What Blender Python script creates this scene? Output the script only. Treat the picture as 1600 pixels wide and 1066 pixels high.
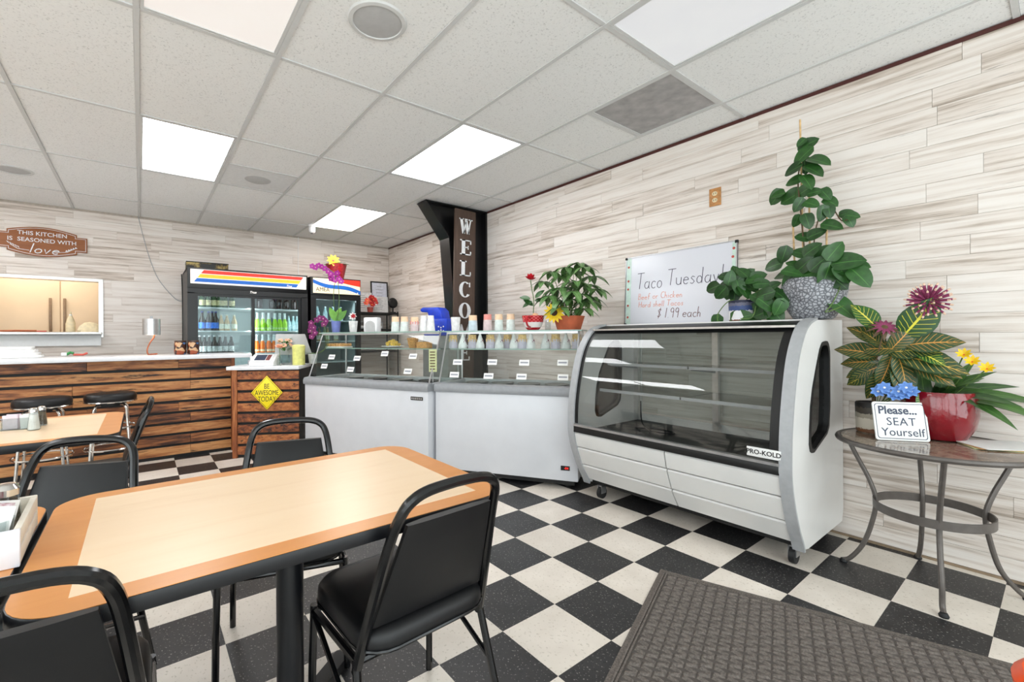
import bpy, bmesh, math, random
from mathutils import Vector, Matrix
random.seed(7)
R = math.radians
scene = bpy.context.scene
for o in list(bpy.data.objects): bpy.data.objects.remove(o)
COL = scene.collection
# ------------------------------------------------------------------ camera
F_PX, CX, CY, YAW, ROLL, EYE = 698.0, 750.6, 526.5, 0.6494, -0.0059, 1.207
_fw = Vector((math.sin(YAW), math.cos(YAW), 0)); _rt = Vector((math.cos(YAW), -math.sin(YAW), 0)); _up = Vector((0, 0, 1))
CR = math.cos(ROLL)*_rt + math.sin(ROLL)*_up; CU = -math.sin(ROLL)*_rt + math.cos(ROLL)*_up
cam = bpy.data.cameras.new('camera'); camo = bpy.data.objects.new('camera', cam); COL.objects.link(camo)
cam.sensor_width = 36; cam.lens = F_PX*36/1600
cam.shift_x = (800-CX)/1600; cam.shift_y = -(533-CY)/1600; cam.clip_start = .02
m = Matrix((( CR.x, CU.x, -_fw.x, 0), (CR.y, CU.y, -_fw.y, 0), (CR.z, CU.z, -_fw.z, EYE), (0, 0, 0, 1)))
camo.matrix_world = m
scene.camera = camo
scene.cycles.transparent_max_bounces = 32
# ------------------------------------------------------------------ light
scene.view_settings.view_transform = 'Standard'; scene.view_settings.look = 'None'
scene.view_settings.gamma = 1; scene.view_settings.use_curve_mapping = False
scene.view_settings.exposure = 0.0
world = bpy.data.worlds.new('daylight'); scene.world = world; world.use_nodes = True
bg = world.node_tree.nodes['Background']; bg.inputs[0].default_value = (.93, .965, 1, 1); bg.inputs[1].default_value = 4.4
H = 2.727; XR = 3.37; YB = 7.0; XL = -3.4; YF = -1.9
WINDOWS = [(-3.25, -1.7), (-1.6, -.05), (.05, 1.6), (1.7, 3.25)]; ADDED_LWINDOWS = [(-1.75, .15), (.25, 2.15)]; WZ0, WZ1 = .12, 2.62  # unseen left-wall windows are added to bring more daylight to the ceiling
PANELS = [(-1, 0, -1, .72), (-1, 0, 1, 12), (2, 3, 0, 10), (2, 3, 2, 13), (2, 3, -2, .56), (-5, -4, -1, 9), (-5, -4, 1, 13), (-1, 0, -3, .8), (-5, -4, 2, 14)]
for (x0, x1) in WINDOWS:      # portals guide the daylight through the shop windows
    l = bpy.data.lights.new('window_portal', 'AREA'); l.shape = 'RECTANGLE'; l.size = x1-x0; l.size_y = WZ1-WZ0
    l.cycles.is_portal = True
    lo = bpy.data.objects.new('window_portal', l); COL.objects.link(lo)
    lo.location = ((x0+x1)/2, YF-.02, (WZ0+WZ1)/2); lo.rotation_euler = (R(90), 0, 0)
for (y0, y1) in ADDED_LWINDOWS:  # portals for the added left-wall openings
    l = bpy.data.lights.new('window_portal', 'AREA'); l.shape = 'RECTANGLE'; l.size = WZ1-WZ0; l.size_y = y1-y0; l.cycles.is_portal = True
    lo = bpy.data.objects.new('window_portal', l); COL.objects.link(lo); lo.location = (XL-.02, (y0+y1)/2, (WZ0+WZ1)/2); lo.rotation_euler = (0, R(-90), 0)
# kitchen lamp behind the serving hatch
l = bpy.data.lights.new('kitchen_lamp', 'AREA'); l.shape = 'RECTANGLE'; l.size = 1.2; l.size_y = .5; l.energy = 21; l.color = (1, .94, .85)
lo = bpy.data.objects.new('kitchen_lamp', l); COL.objects.link(lo); lo.location = (-1.1, 7.55, 2.55)

# ------------------------------------------------------------------ helpers
def ray(x, y): return ((x-CX)/F_PX)*CR + (-(y-CY)/F_PX)*CU + _fw
EYEP = Vector((0, 0, EYE))
def on(x, y, ax, v):
    d = ray(x, y); return EYEP + d*((v-EYEP[ax])/d[ax])
def onX(x, y, v): return on(x, y, 0, v)
def onY(x, y, v): return on(x, y, 1, v)
def onZ(x, y, v): return on(x, y, 2, v)
def onV(x, y, P, n):
    d = ray(x, y); t = (n[0]*P[0]+n[1]*P[1])/(n[0]*d.x+n[1]*d.y); return EYEP + d*t
def lin(c):
    return tuple((v/255/12.92 if v/255 <= .04045 else ((v/255+.055)/1.055)**2.4) for v in c)+(1,)

def newmat(name):
    mt = bpy.data.materials.new(name); mt.use_nodes = True; nt = mt.node_tree; nt.nodes.clear()
    out = nt.nodes.new('ShaderNodeOutputMaterial'); b = nt.nodes.new('ShaderNodeBsdfPrincipled')
    nt.links.new(b.outputs[0], out.inputs[0]); return mt, nt, b, out
def N(nt, t, **kw):
    n = nt.nodes.new('ShaderNode'+t)
    for k, v in kw.items():
        if k.startswith('i'):
            key = k[1:]; n.inputs[int(key) if key.isdigit() else key].default_value = v
        else: setattr(n, k, v)
    return n
def ramp(nt, stops, interp='LINEAR'):
    n = nt.nodes.new('ShaderNodeValToRGB'); e = n.color_ramp.elements; n.color_ramp.interpolation = interp
    while len(e) < len(stops): e.new(.5)
    for k, (p, c) in enumerate(stops): e[k].position = p; e[k].color = c if len(c) == 4 else lin(c)
    return n
def pm(name, rgb, rough=.5, metal=0, var=.05, scale=30, bump=0, bscale=200, emit=0, coat=0, spec=.5, rgb2=None):
    """plain material with fine procedural variation"""
    mt, nt, b, out = newmat(name); L = nt.links.new
    tc = N(nt, 'TexCoord'); nz = N(nt, 'TexNoise'); nz.inputs['Scale'].default_value = scale; nz.inputs['Detail'].default_value = 3
    L(tc.outputs['Object'], nz.inputs['Vector'])
    a = tuple(max(0, c*(1-var)) for c in rgb); d = rgb2 or tuple(min(255, c*(1+var)) for c in rgb)
    rp = ramp(nt, [(.3, a), (.7, d)]); L(nz.outputs['Fac'], rp.inputs[0]); L(rp.outputs[0], b.inputs['Base Color'])
    b.inputs['Roughness'].default_value = rough; b.inputs['Metallic'].default_value = metal; b.inputs['Specular IOR Level'].default_value = spec
    if coat: b.inputs['Coat Weight'].default_value = coat; b.inputs['Coat Roughness'].default_value = .05
    if bump:
        n2 = N(nt, 'TexNoise'); n2.inputs['Scale'].default_value = bscale; L(tc.outputs['Object'], n2.inputs['Vector'])
        bp = N(nt, 'Bump'); bp.inputs['Strength'].default_value = bump; bp.inputs['Distance'].default_value = .002
        L(n2.outputs['Fac'], bp.inputs['Height']); L(bp.outputs[0], b.inputs['Normal'])
    if emit: L(rp.outputs[0], b.inputs['Emission Color']); b.inputs['Emission Strength'].default_value = emit
    return mt
def glass(name, tint=(255, 255, 255), refl=1.0, ior=1.45):
    mt, nt, b, out = newmat(name); nt.nodes.remove(b); L = nt.links.new
    t = N(nt, 'BsdfTransparent'); t.inputs[0].default_value = lin(tint); g = N(nt, 'BsdfGlossy'); g.inputs['Roughness'].default_value = .01
    # Schlick reflectance, the same for both faces of a thin pane
    f0 = ((ior-1)/(ior+1))**2; fr = N(nt, 'LayerWeight'); fr.inputs[0].default_value = .5; pw = N(nt, 'Math', operation='POWER'); pw.inputs[1].default_value = 5; L(fr.outputs['Facing'], pw.inputs[0])
    mu = N(nt, 'Math', operation='MULTIPLY_ADD'); mu.inputs[1].default_value = (1-f0)*refl; mu.inputs[2].default_value = f0*refl
    mx = N(nt, 'MixShader'); L(pw.outputs[0], mu.inputs[0]); L(mu.outputs[0], mx.inputs[0]); L(t.outputs[0], mx.inputs[1]); L(g.outputs[0], mx.inputs[2]); L(mx.outputs[0], out.inputs[0])
    return mt
def wood(name, stops, axis=0, stretch=(1.2, 16, 16), rough=.6, dark=None, bump=.25, coat=0, rand=.35, scale=1.0, dist=.5):
    """grain along the object's/world axis; per-object tone from Object Info random"""
    mt, nt, b, out = newmat(name); L = nt.links.new
    geo = N(nt, 'NewGeometry'); oi = N(nt, 'ObjectInfo'); mp = N(nt, 'Mapping')
    s = [stretch[1]*scale]*3; s[axis] = stretch[0]*scale; mp.inputs['Scale'].default_value = s
    off = N(nt, 'VectorMath', operation='SCALE'); comb = N(nt, 'CombineXYZ')
    mu = N(nt, 'Math', operation='MULTIPLY'); mu.inputs[1].default_value = 57.0; L(oi.outputs['Random'], mu.inputs[0])
    for k in range(3): L(mu.outputs[0], comb.inputs[k])
    ad = N(nt, 'VectorMath', operation='ADD'); L(geo.outputs['Position'], ad.inputs[0]); L(comb.outputs[0], ad.inputs[1]); L(ad.outputs[0], mp.inputs[0])
    n1 = N(nt, 'TexNoise'); n1.inputs['Scale'].default_value = 1.6; n1.inputs['Detail'].default_value = 7; n1.inputs['Roughness'].default_value = .62; n1.inputs['Distortion'].default_value = dist
    L(mp.outputs[0], n1.inputs['Vector'])
    rr = N(nt, 'MapRange'); rr.inputs[3].default_value = -rand/2; rr.inputs[4].default_value = rand/2; L(oi.outputs['Random'], rr.inputs[0])
    sm = N(nt, 'Math', operation='ADD'); L(n1.outputs['Fac'], sm.inputs[0]); L(rr.outputs[0], sm.inputs[1])
    rp = ramp(nt, stops); L(sm.outputs[0], rp.inputs[0]); col = rp.outputs[0]
    if dark:
        n2 = N(nt, 'TexNoise'); n2.inputs['Scale'].default_value = dark[1]; n2.inputs['Detail'].default_value = 6; n2.inputs['Roughness'].default_value = .7
        L(mp.outputs[0], n2.inputs['Vector'])
        r2 = ramp(nt, [(dark[2], (0, 0, 0)), (dark[3], (255, 255, 255))]); L(n2.outputs['Fac'], r2.inputs[0])
        mx = N(nt, 'Mix', data_type='RGBA'); L(r2.outputs[0], mx.inputs[0]); L(col, mx.inputs[6]); mx.inputs[7].default_value = lin(dark[0]); col = mx.outputs[2]
    L(col, b.inputs['Base Color']); b.inputs['Roughness'].default_value = rough
    if coat: b.inputs['Coat Weight'].default_value = coat; b.inputs['Coat Roughness'].default_value = .12
    if bump:
        bp = N(nt, 'Bump'); bp.inputs['Strength'].default_value = bump; bp.inputs['Distance'].default_value = .002; L(n1.outputs['Fac'], bp.inputs['Height']); L(bp.outputs[0], b.inputs['Normal'])
    return mt

class MB:
    def __init__(s): s.v = []; s.f = []; s.mi = []; s.cur = 0; s.uv = {}
    def quad(s, *p):
        k = len(s.v); s.v += [tuple(q) for q in p]; s.f.append(tuple(range(k, k+len(p)))); s.mi.append(s.cur)
    def box(s, x0, x1, y0, y1, z0, z1, T=None):
        k = len(s.v); c = [(x, y, z) for z in (z0, z1) for y in (y0, y1) for x in (x0, x1)]
        if T: c = [tuple(T @ Vector(q)) for q in c]
        s.v += c
        for f in ((0, 2, 3, 1), (4, 5, 7, 6), (0, 1, 5, 4), (2, 6, 7, 3), (0, 4, 6, 2), (1, 3, 7, 5)): s.f.append(tuple(k+i for i in f)); s.mi.append(s.cur)
        return s
    def cbox(s, c, d, rz=0, T=None):
        M_ = Matrix.Translation(c) @ Matrix.Rotation(rz, 4, 'Z')
        if T: M_ = T @ M_
        return s.box(-d[0]/2, d[0]/2, -d[1]/2, d[1]/2, -d[2]/2, d[2]/2, M_)
    def tube(s, pts, r, n=8, closed=False, flat=1.0):
        pts = [Vector(p) for p in pts]; m_ = len(pts); rs = r if isinstance(r, (list, tuple)) else [r]*m_
        k = len(s.v); prev = None
        for i, p in enumerate(pts):
            if closed: t = pts[(i+1) % m_]-pts[i-1]
            else: t = pts[min(i+1, m_-1)]-pts[max(i-1, 0)]
            if t.length < 1e-9: t = Vector((0, 0, 1))
            t.normalize()
            if prev is None:
                a = Vector((0, 0, 1)) if abs(t.z) < .9 else Vector((1, 0, 0)); u = t.cross(a).normalized()
            else:
                u = prev-t*prev.dot(t)
                u = u.normalized() if u.length > 1e-6 else t.orthogonal().normalized()
            prev = u; w = t.cross(u)
            for j in range(n):
                a = 2*math.pi*j/n; s.v.append(tuple(p+u*(rs[i]*math.cos(a))+w*(rs[i]*flat*math.sin(a))))
        for i in range(m_ if closed else m_-1):
            for j in range(n):
                a = k+i*n+j; b = k+i*n+(j+1) % n; c = k+((i+1) % m_)*n+(j+1) % n; d = k+((i+1) % m_)*n+j
                s.f.append((a, b, c, d)); s.mi.append(s.cur)
        if not closed:
            s.f.append(tuple(k+j for j in reversed(range(n)))); s.mi.append(s.cur)
            s.f.append(tuple(k+(m_-1)*n+j for j in range(n))); s.mi.append(s.cur)
        return s
    def lathe(s, prof, n=20, c=(0, 0, 0), cap=True, sx=1, sy=1, rip=None):
        k = len(s.v)
        for q, (r, z) in enumerate(prof):
            for j in range(n):
                a = 2*math.pi*j/n; rr = r*(1+(rip(q, j) if rip else 0)); s.v.append((c[0]+rr*sx*math.cos(a), c[1]+rr*sy*math.sin(a), c[2]+z))
        for i in range(len(prof)-1):
            for j in range(n):
                s.f.append((k+i*n+j, k+i*n+(j+1) % n, k+(i+1)*n+(j+1) % n, k+(i+1)*n+j)); s.mi.append(s.cur)
        if cap:
            if prof[0][0] > 1e-5: s.f.append(tuple(k+j for j in reversed(range(n)))); s.mi.append(s.cur)
            if prof[-1][0] > 1e-5: s.f.append(tuple(k+(len(prof)-1)*n+j for j in range(n))); s.mi.append(s.cur)
        return s
    def prism(s, poly, a0, a1, ax=1):
        """2-D outline extruded along axis ax (1: poly is x,z; 2: x,y; 0: y,z)"""
        k = len(s.v); n = len(poly)
        def p3(q, a): return (q[0], a, q[1]) if ax == 1 else ((q[0], q[1], a) if ax == 2 else (a, q[0], q[1]))
        s.v += [p3(q, a0) for q in poly]+[p3(q, a1) for q in poly]
        s.f.append(tuple(range(k, k+n))); s.f.append(tuple(reversed(range(k+n, k+2*n)))); s.mi += [s.cur, s.cur]
        for i in range(n): s.f.append((k+i, k+n+i, k+n+(i+1) % n, k+(i+1) % n)); s.mi.append(s.cur)
        return s
    def ring(s, outer, inner, a0, a1, ax=1):
        """plate with a hole: outer and inner loops of equal length"""
        n = len(outer)
        def p3(q, a): return (q[0], a, q[1]) if ax == 1 else ((q[0], q[1], a) if ax == 2 else (a, q[0], q[1]))
        k = len(s.v)
        for a in (a0, a1): s.v += [p3(q, a) for q in outer]+[p3(q, a) for q in inner]
        for i in range(n):
            j = (i+1) % n
            for f in ((i, j, n+j, n+i), (2*n+i, 3*n+i, 3*n+j, 2*n+j), (i, 2*n+i, 2*n+j, j), (n+i, n+j, 3*n+j, 3*n+i)): s.f.append(tuple(k+q for q in f)); s.mi.append(s.cur)
        return s
    def mesh(s, name, bevel=0, seg=2, sharp=35, smooth=True):
        me = bpy.data.meshes.new(name); me.from_pydata(s.v, [], s.f)
        me.polygons.foreach_set('material_index', s.mi)
        bm = bmesh.new(); bm.from_mesh(me)
        bmesh.ops.remove_doubles(bm, verts=bm.verts, dist=1e-6)
        bmesh.ops.recalc_face_normals(bm, faces=bm.faces)
        if bevel:
            ed = [e for e in bm.edges if len(e.link_faces) == 2 and e.calc_face_angle(0) > R(40)]
            bmesh.ops.bevel(bm, geom=ed, offset=bevel, segments=seg, profile=.5, affect='EDGES', clamp_overlap=True)
        bm.to_mesh(me); bm.free()
        if smooth:
            me.polygons.foreach_set('use_smooth', [True]*len(me.polygons)); me.set_sharp_from_angle(angle=R(sharp))
        return me
    def build(s, name, mats, parent=None, bevel=0, seg=2, sharp=35, smooth=True, label=None, kind=None):
        return link(name, s.mesh(name, bevel, seg, sharp, smooth), mats, parent, label, kind)
def link(name, me, mats=None, parent=None, label=None, kind=None):
    if mats is not None and not me.materials:
        for q in (mats if isinstance(mats, (list, tuple)) else [mats]): me.materials.append(q)
    o = bpy.data.objects.new(name, me); COL.objects.link(o)
    if parent: o.parent = parent
    if label: o['label'] = label
    if kind: o['kind'] = kind
    return o
def tag(o, label, cat, group=None):
    o['label'] = label; o['category'] = cat
    if group: o['group'] = group
    return o
def thing(name, label, cat, loc=(0, 0, 0), rz=0, group=None):
    o = bpy.data.objects.new(name, None); COL.objects.link(o); o.empty_display_size = .1
    o.location = loc; o.rotation_euler = (0, 0, rz); return tag(o, label, cat, group)
def struct(o): o['kind'] = 'structure'; return o
def copy_tree(o, parent=None):
    c = o.copy(); COL.objects.link(c); c.parent = parent
    for ch in o.children: copy_tree(ch, c)
    return c
def arc(cx, cy, rx, ry, a0, a1, n=8): return [(cx+rx*math.cos(R(a0+(a1-a0)*k/n)), cy+ry*math.sin(R(a0+(a1-a0)*k/n))) for k in range(n+1)]
def rrect(x0, x1, y0, y1, r, n=5):
    return arc(x1-r, y1-r, r, r, 0, 90, n)+arc(x0+r, y1-r, r, r, 90, 180, n)+arc(x0+r, y0+r, r, r, 180, 270, n)+arc(x1-r, y0+r, r, r, 270, 360, n)
def smooth_path(pts, n=5):
    """Catmull-Rom through the points"""
    P = [Vector(p) for p in pts]; out = []
    for i in range(len(P)-1):
        a = P[max(i-1, 0)]; b = P[i]; c = P[i+1]; d = P[min(i+2, len(P)-1)]
        for k in range(n):
            t = k/n; out.append(.5*((2*b)+(c-a)*t+(2*a-5*b+4*c-d)*t*t+(3*b-a-3*c+d)*t**3))
    out.append(P[-1]); return out
_tc = {}
def text_mesh(body, size, depth=.0006, align='CENTER', shear=0, offset=0, spacing=1.0, line=1.0, xs=1.0):
    cu = bpy.data.curves.new('lettering', 'FONT'); cu.body = body; cu.size = size; cu.extrude = depth; cu.align_x = align; cu.align_y = 'CENTER'
    cu.shear = shear; cu.offset = offset; cu.space_character = spacing; cu.space_line = line; cu.resolution_u = 3
    o = bpy.data.objects.new('lettering', cu); COL.objects.link(o)
    dg = bpy.context.evaluated_depsgraph_get(); me = bpy.data.meshes.new_from_object(o.evaluated_get(dg)); me.materials.clear()
    bpy.data.objects.remove(o); bpy.data.curves.remove(cu)
    if xs != 1:
        for v in me.vertices: v.co.x *= xs
    me.name = 'lettering'; return me
def put_text(name, body, size, mt, parent, M_, **kw):
    o = link(name, text_mesh(body, size, **kw), mt, parent); o.matrix_local = M_; return o
def basis(x, y, z, loc): # columns
    x, y, z = Vector(x), Vector(y), Vector(z)
    return Matrix(((x.x, y.x, z.x, loc[0]), (x.y, y.y, z.y, loc[1]), (x.z, y.z, z.z, loc[2]), (0, 0, 0, 1)))
def faceY(loc): return basis((1, 0, 0), (0, 0, 1), (0, -1, 0), loc)       # lettering that faces -y
def faceX(loc): return basis((0, -1, 0), (0, 0, 1), (-1, 0, 0), loc)      # lettering that faces -x
A_ = arc
STROKE = {
 'T': (.62, [[(0, 1), (.62, 1.02)], [(.32, 1), (.27, 0)]]), 'a': (.5, [A_(.2, .22, .19, .22, 60, 360), [(.4, .45), (.4, .05), (.48, 0)]]),
 'c': (.4, [A_(.22, .22, .2, .22, 45, 315)]), 'o': (.46, [A_(.22, .22, .2, .22, 90, 450)]),
 'u': (.46, [[(0, .45), (.02, .15)]+A_(.2, .15, .18, .15, 180, 360)+[(.38, .45)], [(.38, .45), (.39, 0)]]),
 'e': (.44, [[(.03, .25), (.4, .27)]+A_(.21, .22, .2, .22, 15, 320)]), 's': (.38, [[(.32, .4), (.15, .45), (.05, .35), (.2, .24), (.32, .13), (.18, 0), (.02, .05)]]),
 'd': (.5, [A_(.2, .22, .19, .22, 30, 390), [(.4, .95), (.4, 0)]]), 'y': (.42, [[(0, .45), (.18, .05)], [(.36, .45), (.1, -.35)]]),
 '!': (.2, [[(.1, 1), (.1, .3)], [(.1, .08), (.1, 0)]]), 'B': (.42, [[(0, 0), (.02, 1), (.28, .92), (.3, .62), (.04, .52), (.35, .42), (.33, .08), (0, 0)]]),
 'f': (.36, [[(.35, .9), (.2, 1), (.12, .8), (.12, 0)], [(0, .5), (.3, .5)]]), 'r': (.34, [[(0, .45), (.03, 0)], [(.03, .3), (.15, .45), (.28, .42)]]),
 'C': (.55, [A_(.3, .5, .3, .5, 50, 310)]), 'h': (.4, [[(0, 1), (0, 0)], [(0, .3), (.15, .45), (.28, .35), (.3, 0)]]), 'i': (.16, [[(.05, .45), (.05, 0)], [(.05, .65), (.05, .7)]]),
 'k': (.38, [[(0, 1), (0, 0)], [(.28, .45), (.02, .2), (.3, 0)]]), 'n': (.4, [[(0, .45), (0, 0)], [(0, .3), (.15, .45), (.28, .35), (.3, 0)]]),
 'H': (.54, [[(0, 1), (0, 0)], [(.45, 1), (.45, 0)], [(0, .5), (.45, .5)]]), 'l': (.16, [[(.05, 1), (.05, 0)]]), '1': (.24, [[(.1, 1), (.06, 0)]]),
 '9': (.46, [A_(.2, .75, .18, .22, 0, 360)+[(.34, 0)]]), '$': (.5, [[(.4, .8), (.2, .9), (.05, .75), (.2, .5), (.38, .3), (.2, .1), (.0, .2)], [(.3, 1.05), (.12, -.05)]]),
 'v': (.4, [[(0, .45), (.16, 0), (.34, .45)]]), '.': (.16, [[(.05, .02), (.07, 0)]]), 't': (.3, [[(.12, .8), (.12, 0)], [(0, .5), (.28, .5)]]), ' ': (.4, [])}
def stroke_text(name, body, size, r, mt, parent, M_, slant=.0, xs=1.0):
    b = MB(); x = 0
    for ch in body:
        w, ls = STROKE[ch]
        for pl in ls: b.tube([((x+p[0]*xs+p[1]*slant)*size, p[1]*size, 0) for p in pl], r, 5, flat=.35)
        x += (w+.1)*xs
    o = b.build(name, mt, parent, smooth=False); o.matrix_local = M_; return o
# ---- leaves
def leaf_mesh(name, L_, W, kind='oval', curl=.25, fold=.25, n=7):
    b = MB(); rows = []
    for i in range(n+1):
        t = i/n
        if kind == 'heart': w = math.sin(math.pi*min(1, t**.55*1.0))*1.0 if t < 1 else 0; w = max(1e-4, t)**.36*(1-t)**.62/.54
        elif kind == 'strap': w = min(1, t*6+.25)*(1-t**3)
        elif kind == 'round': w = math.sin(math.pi*t)**.6
        else: w = math.sin(math.pi*t**.85)**.85 if 0 < t < 1 else .02
        w = max(w, .02)*W/2; y = L_*t*(1-.12*curl*t); z = -curl*L_*t*t
        rows.append([(-w, y, z+fold*w), (0, y, z), (w, y, z+fold*w)])
    k = 0
    for r_ in rows: b.v += r_
    for i in range(n):
        for j in range(2):
            a = i*3+j; b.f.append((a, a+1, a+4, a+3)); b.mi.append(0)
    me = bpy.data.meshes.new(name); me.from_pydata(b.v, [], b.f)
    uv = me.uv_layers.new(name='leaf')
    for lp in me.loops:
        i, j = divmod(lp.vertex_index, 3); uv.data[lp.index].uv = (i/n, j/2)
    me.polygons.foreach_set('use_smooth', [True]*len(me.polygons)); return me
def leaf_mat(name, c, c2, vein=None, vw=.07, lat=0, rough=.38):
    mt, nt, b, out = newmat(name); L = nt.links.new
    uv = N(nt, 'UVMap'); sp = N(nt, 'SeparateXYZ'); L(uv.outputs[0], sp.inputs[0]); oi = N(nt, 'ObjectInfo')
    nz = N(nt, 'TexNoise'); nz.inputs['Scale'].default_value = 5; L(uv.outputs[0], nz.inputs['Vector'])
    ad = N(nt, 'Math', operation='ADD'); L(nz.outputs['Fac'], ad.inputs[0]); mr = N(nt, 'MapRange'); mr.inputs[3].default_value = -.3; mr.inputs[4].default_value = .3; L(oi.outputs['Random'], mr.inputs[0]); L(mr.outputs[0], ad.inputs[1])
    rp = ramp(nt, [(.2, c), (.85, c2)]); L(ad.outputs[0], rp.inputs[0]); col = rp.outputs[0]
    if vein:
        s1 = N(nt, 'Math', operation='SUBTRACT'); s1.inputs[1].default_value = .5; L(sp.outputs[1], s1.inputs[0]); ab = N(nt, 'Math', operation='ABSOLUTE'); L(s1.outputs[0], ab.inputs[0])
        lt = N(nt, 'Math', operation='LESS_THAN'); lt.inputs[1].default_value = vw/2; L(ab.outputs[0], lt.inputs[0]); f = lt.outputs[0]
        if lat:
            m1 = N(nt, 'Math', operation='MULTIPLY_ADD'); m1.inputs[1].default_value = -.45; L(ab.outputs[0], m1.inputs[0]); L(sp.outputs[0], m1.inputs[2])
            m2 = N(nt, 'Math', operation='MULTIPLY'); m2.inputs[1].default_value = lat; L(m1.outputs[0], m2.inputs[0]); fr = N(nt, 'Math', operation='FRACT'); L(m2.outputs[0], fr.inputs[0])
            l2 = N(nt, 'Math', operation='LESS_THAN'); l2.inputs[1].default_value = .13; L(fr.outputs[0], l2.inputs[0])
            l3 = N(nt, 'Math', operation='LESS_THAN'); l3.inputs[1].default_value = .43; L(ab.outputs[0], l3.inputs[0]); m3 = N(nt, 'Math', operation='MULTIPLY'); L(l2.outputs[0], m3.inputs[0]); L(l3.outputs[0], m3.inputs[1])
            m4 = N(nt, 'Math', operation='MULTIPLY'); m4.inputs[1].default_value = .75; L(m3.outputs[0], m4.inputs[0])
            mx_ = N(nt, 'Math', operation='MAXIMUM'); L(lt.outputs[0], mx_.inputs[0]); L(m4.outputs[0], mx_.inputs[1]); f = mx_.outputs[0]
        mx = N(nt, 'Mix', data_type='RGBA'); L(f, mx.inputs[0]); L(col, mx.inputs[6])
        vr = ramp(nt, [(.2, vein[0]), (.8, vein[1])]); L(oi.outputs['Random'], vr.inputs[0]); L(vr.outputs[0], mx.inputs[7]); col = mx.outputs[2]
    L(col, b.inputs['Base Color']); b.inputs['Roughness'].default_value = rough
    return mt
def put_leaf(me, mt, parent, pos, d, up=(0, 0, 1), s=1.0, name='leaf', roll=0):
    d = Vector(d).normalized(); up = Vector(up); x = d.cross(up)
    x = x.normalized() if x.length > 1e-3 else d.orthogonal().normalized()
    z = x.cross(d)
    if roll: q = Matrix.Rotation(roll, 3, d); x = q @ x; z = q @ z
    o = link(name, me, mt, parent)
    o.matrix_local = basis(x*s, d*s, z*s, pos); return o
# ------------------------------------------------------------------ materials
def tile_mat(name, base, specks, dens, size):
    mt, nt, b, out = newmat(name); L = nt.links.new
    geo = N(nt, 'NewGeometry'); oi = N(nt, 'ObjectInfo')
    n1 = N(nt, 'TexNoise'); n1.inputs['Scale'].default_value = 7; n1.inputs['Detail'].default_value = 5; L(geo.outputs['Position'], n1.inputs['Vector'])
    r1 = ramp(nt, [(.3, base[0]), (.7, base[1])]); L(n1.outputs['Fac'], r1.inputs[0])
    col = r1.outputs[0]
    for sc, c, th in specks:
        mp = N(nt, 'Mapping'); mp.inputs['Scale'].default_value = (1, .75, 1); mp.inputs['Rotation'].default_value = (0, 0, .5); L(geo.outputs['Position'], mp.inputs[0])
        vo = N(nt, 'TexNoise'); vo.inputs['Scale'].default_value = sc; vo.inputs['Detail'].default_value = 1.5; L(mp.outputs[0], vo.inputs['Vector'])
        r2 = ramp(nt, [(th, (0, 0, 0)), (th+.035, (255, 255, 255))]); L(vo.outputs['Fac'], r2.inputs[0])
        mx = N(nt, 'Mix', data_type='RGBA'); L(r2.outputs[0], mx.inputs[0]); L(col, mx.inputs[6]); mx.inputs[7].default_value = lin(c); col = mx.outputs[2]
    hs = N(nt, 'HueSaturation'); mr = N(nt, 'MapRange'); mr.inputs[3].default_value = .9; mr.inputs[4].default_value = 1.07; L(oi.outputs['Random'], mr.inputs[0]); L(mr.outputs[0], hs.inputs['Value']); L(col, hs.inputs['Color'])
    L(hs.outputs[0], b.inputs['Base Color'])
    nr = N(nt, 'TexNoise'); nr.inputs['Scale'].default_value = 4; nr.inputs['Detail'].default_value = 4; L(geo.outputs['Position'], nr.inputs['Vector']); rr = N(nt, 'MapRange'); rr.inputs[3].default_value = .3; rr.inputs[4].default_value = .52; L(nr.outputs['Fac'], rr.inputs[0]); L(rr.outputs[0], b.inputs['Roughness'])
    return mt
M = {}
M['tile_white'] = tile_mat('cream floor tile', ((221, 211, 199), (234, 225, 214)), [(90, (206, 196, 182), .63)], 0, 0)
M['tile_black'] = tile_mat('charcoal speckled floor tile', ((34, 33, 34), (46, 45, 46)), [(130, (140, 137, 133), .645), (70, (30, 30, 32), .62)], 0, 0)
PL = [(.22, (150, 135, 121)), (.34, (196, 182, 170)), (.45, (222, 211, 202)), (.6, (234, 226, 219)), (1, (241, 236, 231))]
M['plank_x'] = wood('whitewashed plank right', PL, axis=1, stretch=(1.1, 24), dist=.05, rough=.55, dark=((112, 98, 86), 1.1, .64, .72), bump=.15, rand=.2)
M['plank_b'] = wood('whitewashed plank back', PL, axis=0, stretch=(1.1, 24), dist=.05, rough=.55, dark=((112, 98, 86), 1.1, .64, .72), bump=.15, rand=.2)
M['seam'] = pm('wall seam', (186, 174, 162), .8)
M['plaster'] = pm('cream plaster', (238, 234, 226), .8)
M['red_trim'] = pm('dark red trim', (74, 28, 22), .5)
M['ceil_tile'] = pm('speckled ceiling tile', (206, 206, 206), .9, var=.02, scale=8, bump=.5, bscale=130)
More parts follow.
